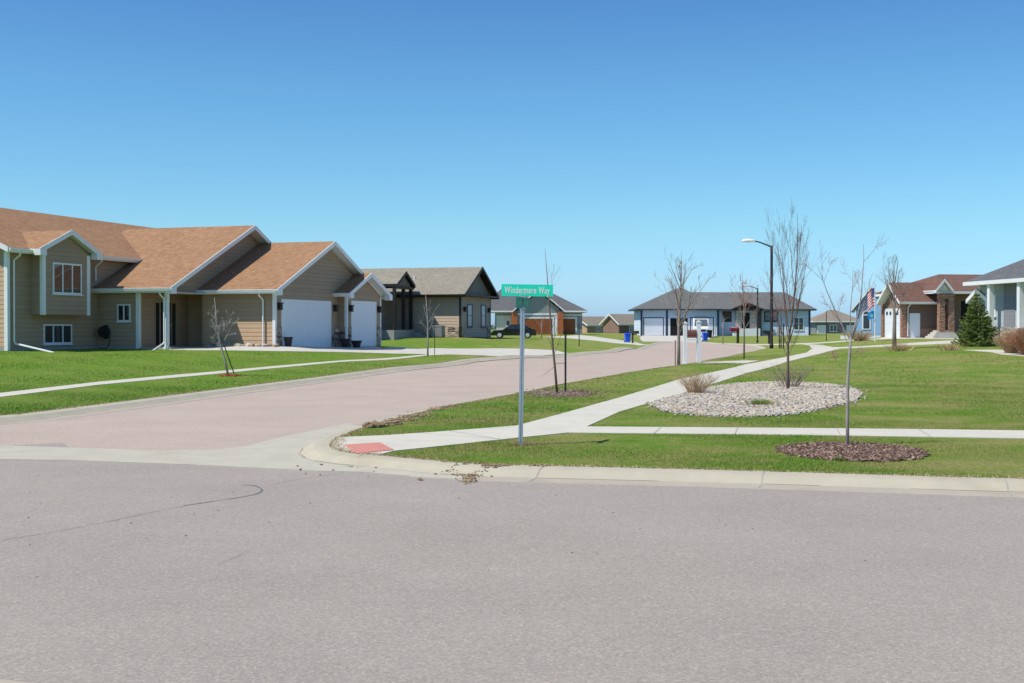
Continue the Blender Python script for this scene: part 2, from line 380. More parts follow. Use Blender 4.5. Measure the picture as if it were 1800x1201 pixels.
ddx = sl0[0] - sl1[0], sl0[1] - sl1[1]; Ls = math.hypot(*ddx); ddx = (ddx[0] / Ls * 6, ddx[1] / Ls * 6)
sidewalk_left = [(sl0[0] + ddx[0], sl0[1] + ddx[1])] + sidewalk_left + [(sidewalk_left[-1][0] + ddx[0], sidewalk_left[-1][1] + ddx[1])]
drive_a = GP([(345, 615.2), (430, 616), (500, 617), (560, 618), (650, 620), (736, 622), (800, 623), (850, 624.5), (904, 627.2)], 0.02) + \
          GP([(960, 624), (1000, 621)], 0.02) + GP([(976, 615.6), (920, 612.8), (873, 612.2), (760, 611.8), (672, 611.4)], 0.02) + [A2W(10.9, 0.2), A2W(6, .4), A2W(.5, .4), A2W(-.5, 1.2), A2W(-.9, 3.4), A2W(-2.9, 3.8), A2W(-3.2, 3.4)]
drive_c = GP([(950, 592), (1000, 594.5), (1040, 598.2), (1103, 604.5), (1125, 607.5)], 0.02) + GP([(1140, 605.5), (1118, 601.5), (1085, 597)], 0.02) + GP([(1048, 592), (1020, 589)], 0.02)
drive_d = GP([(1130, 589.6), (1124, 594), (1132, 600.5)], 0.02) + GP([(1165, 600.4), (1200, 600.0), (1228, 600.6)], 0.02) + GP([(1244, 597), (1262, 590.4)], 0.02)
walk_d = GP([(1262, 604.2), (1330, 604.8), (1440, 602), (1545, 594.8), (1685, 593), (1685, 596), (1545, 596.6), (1440, 603.6), (1335, 606.4), (1300, 606)], 0.02)
walk_m = GP([(1236, 635.8), (1311, 633.2), (1335, 633.5), (1311, 638), (1262, 637.5), (1233, 637.6)], 0.02)
walk_f = GP([(1692, 614.7), (1752, 614.3), (1790, 617), (1830, 619), (1830, 628), (1760, 622.5), (1745, 618.8)], 0.02)
gravel = smooth(GP([(1147, 711), (1172, 701), (1213, 692), (1250, 681), (1311, 673.5), (1385, 672.5), (1444, 675.5), (1495, 681), (1516, 692), (1508, 706), (1455, 718), (1400, 729), (1345, 733), (1289, 733.5), (1235, 732), (1185, 727), (1155, 719), (1147, 711)]), 1)[:-1]
mulch = [(0, 0)] * 0
mc = GP([(1380, 795), (1613, 795), (1495, 781), (1495, 811)]); mcx = (mc[0][0] + mc[1][0]) / 2; mcy = (mc[2][1] + mc[3][1]) / 2
mrx = (mc[1][0] - mc[0][0]) / 2; mry = (mc[2][1] - mc[3][1]) / 2
mulch = [(mcx + mrx * math.cos(t) * (1 + .04 * math.sin(5 * t)), mcy + mry * math.sin(t) * (1 + .05 * math.cos(4 * t))) for t in [k * 2 * math.pi / 32 for k in range(32)]]
m3 = GP([(935, 693), (1042, 693), (985, 686), (985, 699)]); m3c = ((m3[0][0] + m3[1][0]) / 2, (m3[2][1] + m3[3][1]) / 2, (m3[1][0] - m3[0][0]) / 2, (m3[2][1] - m3[3][1]) / 2)
mulch3 = [(m3c[0] + m3c[2] * math.cos(t) * (1 + .07 * math.sin(4 * t)), m3c[1] + m3c[3] * math.sin(t)) for t in [k * 2 * math.pi / 20 for k in range(20)]]

# gutter / valley concrete at the street mouth
apron = GP([(0, 784), (124, 788), (258, 792.5), (367, 792.5), (430, 786), (500, 768), (583, 751), (610, 745), (640, 752), (610, 763), (585, 775), (581, 786), (596, 795), (640, 802), (700, 806), (800, 817), (820, 843.5), (778, 842), (639, 831), (560, 829), (342, 818), (124, 810), (0, 808.7)], RD)
ap0, ap1 = apron[0], apron[-1]
apron = [(ap1[0] - 12, ap1[1] + 3.3), (ap0[0] - 12, ap0[1] + 3.3)] + apron

def inside(poly, X, Y):
    X = np.asarray(X); Y = np.asarray(Y); r = np.zeros(X.shape, bool); n = len(poly)
    for i in range(n):
        x0, y0 = poly[i]; x1, y1 = poly[(i + 1) % n]
        c = ((y0 > Y) != (y1 > Y))
        if y1 != y0: r ^= c & (X < (x1 - x0) * (Y - y0) / (y1 - y0) + x0)
    return r
polys = {'road': road_poly, 'sr': sidewalk_right, 'sl': sidewalk_left, 'da': drive_a, 'dc': drive_c, 'dd': drive_d, 'wd': walk_d, 'wf': walk_f, 'wm': walk_m, 'gr': gravel, 'mu': mulch, 'm3': mulch3, 'ap': apron}
pts = []; edges = []
for k, p in polys.items():
    p = resample(p + [p[0]], 1.2)[:-1]
    o = len(pts); pts += p; edges += [(o + i, o + (i + 1) % len(p)) for i in range(len(p))]
for y in np.arange(-6, 70, 1.6):
    for x in np.arange(-40, 45, 1.6): pts.append((x + npr.uniform(-.3, .3), y + npr.uniform(-.3, .3)))
for y in np.arange(70, 230, 4.5):
    for x in np.arange(-90, 110, 4.5): pts.append((x + npr.uniform(-.5, .5), y + npr.uniform(-.5, .5)))
for y in list(range(-20, 70, 8)):
    for x in list(range(-120, -41, 8)) + list(range(46, 140, 8)): pts.append((x, y))
for rr in (300, 700, 1600, 4000):
    for k in range(24): pts.append((rr * math.cos(k * math.pi / 12), 90 + rr * math.sin(k * math.pi / 12)))
res = delaunay_2d_cdt([Vector(p) for p in pts], edges, [], 0, 1e-4)
V2 = np.array([(v.x, v.y) for v in res[0]]); TR = np.array([f for f in res[2] if len(f) == 3])
HV = Hn(V2[:, 0], V2[:, 1])
cen = V2[TR].mean(1)
inr = {k: inside(p, cen[:, 0], cen[:, 1]) for k, p in polys.items()}
def sheet(name, mask, off, m, skirt=0.0, parent=None):
    t = TR[mask]; used, inv = np.unique(t, return_inverse=True); t2 = inv.reshape(t.shape)
    v = np.column_stack([V2[used], HV[used] + off])
    # make every face point up
    a, b, c = v[t2[:, 0]], v[t2[:, 1]], v[t2[:, 2]]
    cr = (b[:, 0] - a[:, 0]) * (c[:, 1] - a[:, 1]) - (b[:, 1] - a[:, 1]) * (c[:, 0] - a[:, 0])
    t2[cr < 0] = t2[cr < 0][:, ::-1]
    if skirt:
        es = {}
        for f in t2:
            for i in range(3):
                e = (f[i], f[(i + 1) % 3]); es[e] = 1
        bd = [e for e in es if (e[1], e[0]) not in es]
        n0 = len(v); low = v.copy(); low[:, 2] -= skirt; v = np.vstack([v, low])
        ex = []
        for a_, b_ in bd: ex += [(b_, a_, a_ + n0), (b_, a_ + n0, b_ + n0)]
        t2 = np.vstack([t2, np.array(ex)])
    return npmesh(name, v, t2, m, parent, skirt == 0)
land = ~inr['road']
tag(sheet('lawn', land, 0.0, M['lawn'], 0.0), kind='structure')
cross = cen[:, 1] < (15.9 - 0.28 * cen[:, 0])          # near street / side street split
tag(sheet('near_road', inr['road'] & cross, RD, M['asphalt']), kind='structure')
tag(sheet('side_street', inr['road'] & ~cross, RD, M['asphalt2']), kind='structure')
M['apron'] = concrete('apron_concrete', (0.475, 0.45, 0.375), (0.38, 0.32, 0.24), 0.5)
tag(sheet('street_gutter', inr['road'] & inr['ap'], RD + 0.010, M['apron'], 0.012), kind='structure')
tag(sheet('pavement', land & (inr['sr'] | inr['sl'] | inr['wd'] | inr['wf'] | (inr['wm'] & ~inr['sr'])), 0.010, M['walk'], 0.02), kind='structure')
tag(sheet('driveway', land & (inr['da'] | inr['dc'] | inr['dd']) & ~inr['wd'] & ~inr['sl'], 0.012, M['drive'], 0.03), kind='structure')
tag(sheet('gravel_bed_base', land & inr['gr'], 0.012, M['pebble_base'], 0.04), kind='structure')
tag(sheet('mulch_bed_base', land & inr['mu'], 0.012, M['mulch_base'], 0.04), kind='structure')

# kerbs: swept rolled profile
def offsets(line, d):
    out = []
    for i, p in enumerate(line):
        a = line[max(i - 1, 0)]; b = line[min(i + 1, len(line) - 1)]
        tx, ty = b[0] - a[0], b[1] - a[1]; L = math.hypot(tx, ty) or 1
        out.append((p[0] + ty / L * d, p[1] - tx / L * d))
    return out
def kerb(name, line, sgn=1):
    prof_k = [(-0.02, -0.05), (-0.015, 0.008), (0.15, 0.003), (0.24, -0.012), (0.33, -0.055), (0.40, -0.082)]
    prof_g = [(0.40, -0.082), (0.45, -0.0835), (0.72, -0.0885), (0.73, -0.102)]
    hs = Hn(np.array([p[0] for p in line]), np.array([p[1] for p in line]))
    for nm, prof, m in ((name, prof_k, M['kerb']), (name.replace('kerb', 'gutter'), prof_g, M['gutter'])):
        rows = [[(q[0], q[1], hs[i] + dz) for i, q in enumerate(offsets(line, sgn * dx))] for dx, dz in prof]
        n = len(line); vs = [p for r in rows for p in r]
        fs = [(r * n + i, r * n + i + 1, (r + 1) * n + i + 1, (r + 1) * n + i) for r in range(len(prof) - 1) for i in range(n - 1)]
        o = MB().add(vs, fs).build(nm, m, smooth=False); tag(o, kind='structure')
kl = resample(smooth(corner_l + left_kerb + bulb + right_kerb, 1), 0.5)
kerb('kerb', kl, 1)
kerb('kerb', resample(near_kerb, 2.0), -1)

def strip(mb, p, q, w, off):                          # thin flat strip on the ground from p to q
    p = Vector(p); q = Vector(q); n = Vector((-(q - p).y, (q - p).x)).normalized() * w / 2
    k = max(1, int((q - p).length / 0.5)); vs = []
    for i in range(k + 1):
        c = p.lerp(q, i / k)
        for s in (1, -1): e = c + n * s; vs.append((e.x, e.y, H(e.x, e.y) + off))
    mb.add(vs, [(2 * i, 2 * i + 1, 2 * i + 3, 2 * i + 2) for i in range(k)])
jm = MB()
def cross_joints(ea, eb, n):                          # joints between two edge polylines
    A = resample(ea, 0.3); B = resample(eb, 0.3)
    for k in range(1, n): a_ = A[int((len(A) - 1) * k / n)]; strip(jm, a_, min(B, key=lambda q: math.dist(a_, q)), 0.014, 0.0140)
cross_joints(GP([(908, 747), (1000, 722.5), (1191, 667), (1311, 640)], .02), GP([(1000, 758), (1089, 722.5), (1191, 693), (1311, 655.6)], .02), 12)
cross_joints(GP([(1031, 748.5), (1400, 751), (1800, 755.5)], .02), GP([(1010, 760), (1400, 763), (1800, 769)], .02), 5)
cross_joints(GP([(672, 764), (764, 758), (860, 751)], .02), GP([(700, 790), (800, 780), (880, 771)], .02), 3)
cross_joints(GP([(0, 690), (311, 658), (611, 632.4)], .02), GP([(0, 699), (311, 664.5), (611, 636)], .02), 8)
for px in (640, 1330, 1790, 988):
    a = G(px, 828 if px > 700 else 800); n_ = Vector((0.28, 1)).normalized()
    p = min(kl, key=lambda q: (q[0] / q[1] - (px - 900) / FPX) ** 2 + (0 if q[1] < 17 else 9))
    vs = [(p[0] - n_.x * d + s * 0.009, p[1] - n_.y * d, H(*p) + z) for d, z in ((0, .012), (.15, .007), (.24, -.008), (.33, -.051), (.40, -.079), (.7, -.085)) for s in (-1, 1)]
    jm.add(vs, [(2 * i, 2 * i + 1, 2 * i + 3, 2 * i + 2) for i in range(5)])
tag(jm.build('pavement_joints', M['joint']), kind='structure')
pd = MB(); pq = GP([(604, 781.5), (668, 777.5), (692, 790), (628, 796.5)], .02)
pd.add([(x, y, H(x, y) + .019) for x, y in pq] + [(x, y, H(x, y) + .004) for x, y in pq], [(0, 1, 2, 3), (0, 4, 5, 1), (1, 5, 6, 2), (2, 6, 7, 3), (3, 7, 4, 0)])
for i in range(1, 9):
    for j in range(1, 9):
        u, v = i / 9, j / 9
        x = (pq[0][0] * (1 - u) + pq[1][0] * u) * (1 - v) + (pq[3][0] * (1 - u) + pq[2][0] * u) * v
        y = (pq[0][1] * (1 - u) + pq[1][1] * u) * (1 - v) + (pq[3][1] * (1 - u) + pq[2][1] * u) * v
        pd.disc((x, y), 'z', .012, H(x, y) + .0185, H(x, y) + .024, 6)
tag(pd.build('ramp_pad', M['pad']), kind='structure')
tm = MB()
def tarline(l, w):
    q = resample(smooth(GP(l, RD), 2), 0.15); n = len(q); rr = random.Random(3)
    for i in range(n - 1):
        ww = w * rr.uniform(.55, 1.1); strip(tm, q[i], q[i + 1], ww, RD + 0.004)
tarline([(322, 889.5), (380, 881), (440, 872), (464, 864), (452, 854), (425, 853)], .022)
tarline([(0, 951), (80, 938), (180, 920), (260, 902), (325, 890)], .008)
tarline([(380, 994), (440, 969)], .004); tarline([(480, 852), (540, 840), (600, 833)], .007)
tag(tm.build('road_crack_seal', M['tar']), kind='structure')

# ------------------------------------------------------------------ scattered ground stuff
def scatter(poly, n):
    xs = [p[0] for p in poly]; ys = [p[1] for p in poly]
    X = npr.uniform(min(xs), max(xs), n * 3); Y = npr.uniform(min(ys), max(ys), n * 3)
    k = inside(poly, X, Y); return X[k][:n], Y[k][:n]
ICO_v, ICO_f = None, None
bm = bmesh.new(); bmesh.ops.create_icosphere(bm, subdivisions=1, radius=1.0)
ICO_v = np.array([v.co[:] for v in bm.verts]); ICO_f = np.array([[v.index for v in f.verts] for f in bm.faces]); bm.free()
def stones(name, X, Y, smin, smax, m, flat=0.6, lift=0.3, drop=None):
    n = len(X); s = npr.uniform(smin, smax, n); Z = Hn(X, Y) + 0.012 + (drop(X, Y) if drop else 0)
    sc = np.column_stack([s * npr.uniform(.8, 1.4, n), s * npr.uniform(.8, 1.2, n), s * npr.uniform(flat * .7, flat * 1.2, n)])
    an = npr.uniform(0, 6.28, n); v = ICO_v[None] * sc[:, None, :] * npr.uniform(.85, 1.15, (n, 12, 1))
    c, s_ = np.cos(an)[:, None], np.sin(an)[:, None]
    x = v[..., 0] * c - v[..., 1] * s_; y = v[..., 0] * s_ + v[..., 1] * c
    P = np.stack([x + X[:, None], y + Y[:, None], v[..., 2] + (Z + s * lift)[:, None]], -1).reshape(-1, 3)
    F = (ICO_f[None] + (np.arange(n) * 12)[:, None, None]).reshape(-1, 3)
    return npmesh(name, P, F, m)
X, Y = scatter(gravel, 22000)
tag(stones('river_pebbles', X, Y, .013, .034, M['pebble'], .6, .5), kind='stuff', label='pale multicoloured river pebbles filling the oval bed beside the path', cat='pebbles')
gc = np.array(gravel).mean(0); i_ = npr.randint(0, len(gravel), 420); GA = np.array(gravel)[i_]; sp_ = 1 + np.abs(npr.normal(0, .035, 420)); t_ = npr.uniform(0, 1, (420, 1)); GB = np.roll(np.array(gravel), -1, 0)[i_]; GQ = gc + ((GA * t_ + GB * (1 - t_)) - gc) * sp_[:, None]
tag(stones('stray_pebbles', GQ[:, 0], GQ[:, 1], .012, .03, M['pebble'], .6, .5), kind='stuff', label='stray pebbles spilled into the grass round the oval bed', cat='pebbles')
def chips(name, X, Y, m, L=(.03, .08)):
    n = len(X); l = npr.uniform(*L, n) / 2; w = npr.uniform(.006, .014, n); h = npr.uniform(.003, .006, n)
    B = np.array([(x, y, z) for z in (-1, 1) for y in (-1, 1) for x in (-1, 1)], float)
    v = B[None] * np.stack([l, w, h], -1)[:, None, :]
    an = npr.uniform(0, 6.28, n)[:, None]; ti = npr.uniform(-.5, .5, n)[:, None]
    z = v[..., 2] + v[..., 0] * np.sin(ti); x = v[..., 0] * np.cos(ti)
    X2 = x * np.cos(an) - v[..., 1] * np.sin(an) + X[:, None]; Y2 = x * np.sin(an) + v[..., 1] * np.cos(an) + Y[:, None]
    P = np.stack([X2, Y2, z + (Hn(X, Y) + npr.uniform(.010, .026, n))[:, None]], -1).reshape(-1, 3)
    Fq = np.array([(0, 2, 3, 1), (4, 5, 7, 6), (0, 1, 5, 4), (1, 3, 7, 5), (3, 2, 6, 7), (2, 0, 4, 6)])
    return npmesh(name, P, (Fq[None] + (np.arange(n) * 8)[:, None, None]).reshape(-1, 4), m)
X, Y = scatter(mulch, 4500); q_ = npr.uniform(0, 6.28, 500); sp_ = 1 + np.abs(npr.normal(0, .06, 500)); X = np.append(X, mcx + mrx * np.cos(q_) * sp_); Y = np.append(Y, mcy + mry * np.sin(q_) * sp_)
tag(chips('mulch_chips', X, Y, M['chip']), kind='stuff', label='brown bark mulch in a round bed at the foot of the nearest tree', cat='mulch')
M['chip2'] = island('dry_chips', [(0, (0.14, 0.09, 0.07)), (0.5, (0.28, 0.20, 0.15)), (1, (0.42, 0.34, 0.26))])
X = npr.normal(m3c[0], m3c[2] * .48, 2600); Y = npr.normal(m3c[1], m3c[3] * .42, 2600)
tag(chips('mulch_chips', X, Y, M['chip2']), kind='stuff', label='thin brown mulch around the leaning sapling tied to a black stake', cat='mulch')
mred = G(405, 661); X = npr.normal(mred[0], .15, 260); Y = npr.normal(mred[1], .22, 260)
tag(chips('mulch_chips', X, Y, M['redmulch'], (.05, .12)), kind='stuff', label='orange red mulch around the staked sapling on the left lawn', cat='mulch')

n = 90; X = npr.uniform(-8, 9, n); Y = npr.uniform(8, 13, n); k = inside(road_poly, X, Y); X, Y = X[k], Y[k]
tag(stones('road_grit', X, Y, .004, .011, M['clod'], .6, .2, lambda x, y: -.104 + 0 * x), kind='stuff', label='loose grit scattered on the near road', cat='grit')
# dirt and debris by the kerb
def kerb_drop(X, Y):
    K = np.array(kl); out = np.zeros(len(X)); ins = inside(road_poly, X, Y)
    for i in np.nonzero(ins)[0]:
        d = np.sqrt(((K - (X[i], Y[i])) ** 2).sum(1).min()); out[i] = -.09 * np.clip((d - .15) / .25, 0, 1)
    return out
def dirt(name, spots, label, m=M['clod']):
    XS, YS = [], []
    for px, py, sx, sy, n in spots:
        a = G(px, py); XS.append(npr.normal(a[0], sx, n)); YS.append(npr.normal(a[1], sy, n))
    return tag(stones(name, np.concatenate(XS), np.concatenate(YS), .006, .022, m, .5, .1, kerb_drop), kind='stuff', label=label, cat='dirt')
dirt('dirt_clods', [(660, 749, .07, .12, 420), (674, 747, .12, .14, 260), (708, 738, .18, .25, 260), (730, 731, .16, .25, 260), (765, 720, .08, .15, 300), (775, 717, .25, .3, 160)], 'dug up soil and dead turf along the side street kerb')
dirt('dirt_clods', [(828, 820, .09, .12, 420), (824, 829, .04, .16, 150), (868, 820, .25, .05, 260), (738, 830, .03, .04, 14), (600, 812, .35, .4, 14)], 'crumbled dirt spilling over the kerb left of the sign post')
a_ = [G(px, py) for px, py in ((663, 748), (668, 751), (657, 751), (674, 749), (690, 746))]
X = np.concatenate([npr.normal(a[0], .07, 9) for a in a_]); Y = np.concatenate([npr.normal(a[1], .10, 9) for a in a_])
tag(stones('turf_clods', X, Y, .03, .065, M['dirt'], .7, .3, kerb_drop), kind='stuff', label='dark lumps of dug turf at the kerb near the red ramp pad', cat='turf clods')
# dead grass and soil along the backs of the kerbs
K = np.array(kl); sel = (K[:, 1] < 75) & (K[:, 0] > -12) & (K[:, 0] < 12); K = K[sel]; off = np.array(offsets([tuple(p) for p in K], -1.0)) - K
n = 60000; i = npr.randint(0, len(K), n); wv = .35 + .65 * (.5 + .5 * np.sin(K[i, 0] * 2.1 + K[i, 1] * .8)); d = np.abs(npr.normal(0, .10, n)) * wv - .015
j = npr.uniform(-.5, .5, n)[:, None]; tang = np.roll(K, -1, 0)[i] - K[i]; tang[np.hypot(*tang.T) > 1.5] = 0
P2 = K[i] + off[i] * d[:, None] + tang * j; X, Y = P2[:, 0], P2[:, 1]; h = npr.uniform(.006, .022, n); a = npr.uniform(0, 6.28, n); w_ = .004 + .00022 * Y; Z = Hn(X, Y) + .004
lx, ly = npr.normal(0, .018, n), npr.normal(0, .018, n)
P3 = np.stack([np.stack([X + np.cos(a) * w_, Y + np.sin(a) * w_, Z], -1), np.stack([X - np.cos(a) * w_, Y - np.sin(a) * w_, Z], -1), np.stack([X + lx, Y + ly, Z + h], -1)], 1).reshape(-1, 3)
M['dead'] = island('dead_grass', [(0, (0.20, 0.14, 0.08)), (0.4, (0.40, 0.31, 0.17)), (1, (0.56, 0.46, 0.28))])
tag(npmesh('dead_grass', P3, np.arange(len(P3)).reshape(-1, 3), M['dead']), kind='stuff', label='dead straw grass fringing the kerbs', cat='dead grass')
cj = MB(); KK = [p for p in kl if p[1] < 60 and -12 < p[0] < 12 and not (p[0] < -3.0 and p[1] < 19)]; rr = random.Random(12)
o1 = offsets(kl, .395); o2 = offsets(kl, .408)
for q in range(len(kl) - 1):
    if kl[q] in KK and rr.random() < .72:
        z = H(*kl[q]) - .0805; z2 = H(*kl[q + 1]) - .0805; e = rr.uniform(0, .012)
        cj.add([(*o1[q], z), (*o1[q + 1], z2), (o2[q + 1][0], o2[q + 1][1] - e, z2), (o2[q][0], o2[q][1] - e, z)], [(0, 1, 2, 3)])
tag(cj.build('kerb_seam_dirt', M['dirt']), kind='structure')

# ------------------------------------------------------------------ grass blades
def grass(n, y0, y1, hmin, hmax, wid):
    Y = npr.uniform(y0, y1, n); X = Y * npr.uniform(-.44, .44, n)
    ok = ~inside(road_poly, X, Y); XJ = X + npr.normal(0, .025, n); YJ = Y + npr.normal(0, .04, n)
    for k in ('sr', 'sl', 'da', 'wd', 'wf', 'wm', 'gr', 'mu'): ok &= ~inside(polys[k], XJ, YJ)
    m3i = inside(mulch3, X, Y); ok &= ~(m3i & (npr.rand(n) < .55))
    X, Y = X[ok], Y[ok]; n = len(X)
    h = npr.uniform(hmin, hmax, n) * (0.8 + .5 * np.sin(X * 1.3 + Y * .7) * np.cos(Y * .9)); h = np.clip(h, hmin * .7, hmax * 1.3)
    a = npr.uniform(0, 6.28, n); w = wid * npr.uniform(.6, 1.3, n); Z = Hn(X, Y) - 0.004
    lx, ly = npr.normal(0, .35, n) * h, npr.normal(0, .35, n) * h
    p0 = np.stack([X + np.cos(a) * w, Y + np.sin(a) * w, Z], -1); p1 = np.stack([X - np.cos(a) * w, Y - np.sin(a) * w, Z], -1)
    p2 = np.stack([X + lx, Y + ly, Z + h], -1)
    return np.stack([p0, p1, p2], 1).reshape(-1, 3)
gp = [grass(420000, 12.5, 21, .012, .030, .0035), grass(260000, 21, 33, .014, .034, .006), grass(150000, 33, 62, .018, .038, .012)]
P = np.vstack(gp); tag(npmesh('grass', P, np.arange(len(P)).reshape(-1, 3), M['blade']), kind='stuff', label='short green spring grass covering the lawns', cat='grass')
def tuft(name, px, py, r, h, n, m, label, cat, spread=.5, wid=.006, kind=None):
    a = G(px, py); X = npr.normal(0, r * .35, n); Y = npr.normal(0, r * .35, n); hh = npr.uniform(.5, 1, n) * h
    an = npr.uniform(0, 6.28, n); dx = X * spread / r * h * 1.3 + npr.normal(0, .1, n) * h; dy = Y * spread / r * h * 1.3 + npr.normal(0, .1, n) * h
    w = wid; z0 = -.02
    p = [np.stack([X + np.cos(an) * w, Y + np.sin(an) * w, 0 * X + z0], -1), np.stack([X - np.cos(an) * w, Y - np.sin(an) * w, 0 * X + z0], -1), np.stack([X + dx, Y + dy, hh], -1)]
    o = npmesh(name, np.stack(p, 1).reshape(-1, 3), np.arange(3 * n).reshape(-1, 3), m)
    o.location = (a[0], a[1], H(*a)); return tag(o, label, cat)
tuft('grass_tuft', 1336, 714, .28, .17, 500, M['blade'], 'green weedy tuft growing in the middle of the pebble bed', 'grass tuft', .7)
tuft('grass_tuft', 915, 783, .22, .09, 260, M['tan_stem'], 'dry straw tuft around the foot of the street sign', 'grass tuft', .8, .004)
tuft('grass_tuft', 1476, 810, .08, .07, 120, M['blade'], 'small green weed in the front of the mulch bed', 'grass tuft', .7)
tuft('grass_tuft', 1580, 617, .5, .5, 160, M['tan_stem'], 'small dry tan clump beside the bare tree near the garage', 'grass tuft', .7, .015)
tuft('grass_tuft', 1670, 616, .5, .4, 120, M['tan_stem'], 'small dry tan clump left of the spruce on the lawn', 'grass tuft', .7, .015)

# ------------------------------------------------------------------ bare trees
def limb(mb, twigs, p, d, L, r, lev, rr, up=.25, maxlev=3, nseg=6, dens=1.0, buds=None, spread=(25, 50), tw=.0022, ends=None):
    pts_ = [Vector(p)]; rad = [r]; d = Vector(d).normalized(); seg = L / nseg
    for i in range(nseg):
        d = (d + Vector((rr.uniform(-.11, .11), rr.uniform(-.11, .11), rr.uniform(-.04, .08) + up * .22))).normalized()
        pts_.append(pts_[-1] + d * seg); rad.append(max(tw, r * (1 - .8 * (i + 1) / nseg)))
    (mb if r > tw * 2.6 else twigs).tube(pts_, rad, 6 if r > .02 else 4 if r > .008 else 3, cap=False)
    if buds is not None and lev >= maxlev - 1:
        for q in pts_[1:]:
            for _ in range(3):
                c = q + Vector((rr.gauss(0, .02), rr.gauss(0, .02), rr.gauss(0, .02))); s = rr.uniform(.003, .007)
                buds.add([c + Vector((s, 0, 0)), c + Vector((-s, s, 0)), c + Vector((-s, -s, 0)), c + Vector((0, 0, 1.6 * s))], [(0, 1, 3), (1, 2, 3), (2, 0, 3), (0, 2, 1)])
    if lev < maxlev:
        n = max(1, int(rr.uniform(3, 5.5) * dens))
        for k in range(n):
            i = rr.uniform(.25, .95) * nseg; j = min(int(i), nseg - 1); q = pts_[j].lerp(pts_[j + 1], i - j)
            dd = (pts_[j + 1] - pts_[j]).normalized(); az = rr.uniform(0, 6.28); an = R(rr.uniform(*spread))
            perp = dd.orthogonal().normalized(); perp.rotate(Matrix.Rotation(az, 3, dd))
            nd = dd * math.cos(an) + perp * math.sin(an)
            limb(mb, twigs, q, nd, L * rr.uniform(.38, .62) * (1 - .35 * i / nseg), rad[j] * .55, lev + 1, rr, up, maxlev, max(3, nseg - 1), dens, buds, spread, tw)
def bare_tree(name, base, label, trunk, limbs, m, twm, seed, group='bare young trees', up=.3, maxlev=3, dens=1.0, budm=None, spread=(25, 50), tw=.0022, z=None):
    """trunk: [(dx,dy,dz,r)...]; limbs: [(i_or_z, (dir), L, r)...]"""
    rr = random.Random(seed)
    zz = H(*base) if z is None else z
    t = thing(name, label, 'tree', (base[0], base[1], zz), 0, group)
    a = MB(); a.tube([(x, y, q - (.1 if q == 0 else 0)) for x, y, q, r in trunk], [r for *_, r in trunk], 8); a.build('trunk', m, t, True)
    b = MB(); c = MB(); bu = MB() if budm else None
    def on(q):
        for (x0, y0, z0, r0), (x1, y1, z1, r1) in zip(trunk, trunk[1:]):
            if z0 <= q <= z1:
                k = (q - z0) / (z1 - z0); return Vector((x0 + (x1 - x0) * k, y0 + (y1 - y0) * k, q))
        return Vector(trunk[-1][:3])
    for q, d, L, r in limbs: limb(b, c, on(q), d, L, r, 1, rr, up, maxlev, 6, dens, bu, spread, tw)
    if len(c.ch) < 24:
        for v_, f_ in c.ch: b.add(v_, f_)
        c = MB()
    if b.v: b.build('branches', m, t, True)
    if c.v: c.build('twigs', twm, t)
    if bu and bu.v: bu.build('buds', budm, t)
    return t
def rescale(name_label, sc):
    for o in bpy.data.objects:
        if o.get('label') == name_label: o.scale = sc
def stake(parent_loc, h, label, m=M['stake'], w=.02, group='tree stakes', lean=(0, 0)):
    s = MB(); s.prism([(-w, -w * .3), (w, -w * .3), (w, w * .3), (w * .25, w * .3), (w * .25, w * 1.6), (-w * .25, w * 1.6), (-w * .25, w * .3), (-w, w * .3)], 'z', -.15, h)
    o = s.build('tree_stake', m); o.location = (*parent_loc, H(*parent_loc)); o.rotation_euler = (lean[0], lean[1], 0)
    return tag(o, label, 'stake', group)
r2 = random.Random(5)
def spreadlimbs(n, z0, z1, L0, L1, r, tilt, seed):
    rr = random.Random(seed); out = []
    for k in range(n):
        f = k / max(1, n - 1); az = k * 2.4 + rr.uniform(-.4, .4); tl = R(rr.uniform(*tilt))
        out.append((z0 + (z1 - z0) * f, (math.sin(tl) * math.cos(az), math.sin(tl) * math.sin(az), math.cos(tl)), (L0 + (L1 - L0) * f) * rr.uniform(.8, 1.15), r * (1 - .45 * f)))
    return out
# nearest tree, in the mulch bed
b6 = G(1490, 785)
bare_tree('bare_tree', b6, 'nearest bare tree with pale thin trunk and arching limbs in the mulch bed',
          [(0, 0, 0, .030), (-.005, 0, .4, .026), (.0, 0, .9, .023), (.03, 0, 1.3, .021), (.045, 0, 1.45, .02)],
          [(1.42, (-.46, .1, .8), 1.15, .012), (1.45, (-.1, -.1, 1), .95, .010), (1.45, (.26, .05, 1), 1.3, .014), (1.40, (.55, .2, .9), 1.0, .010), (1.0, (-.5, 0, .4), .28, .005), (1.2, (.6, -.2, .5), .35, .006), (1.3, (-.3, .5, .8), .8, .008)],
          M['bark_pale'], M['twig_red'], 21, up=.12, dens=.75, budm=M['bud'], tw=.0018)
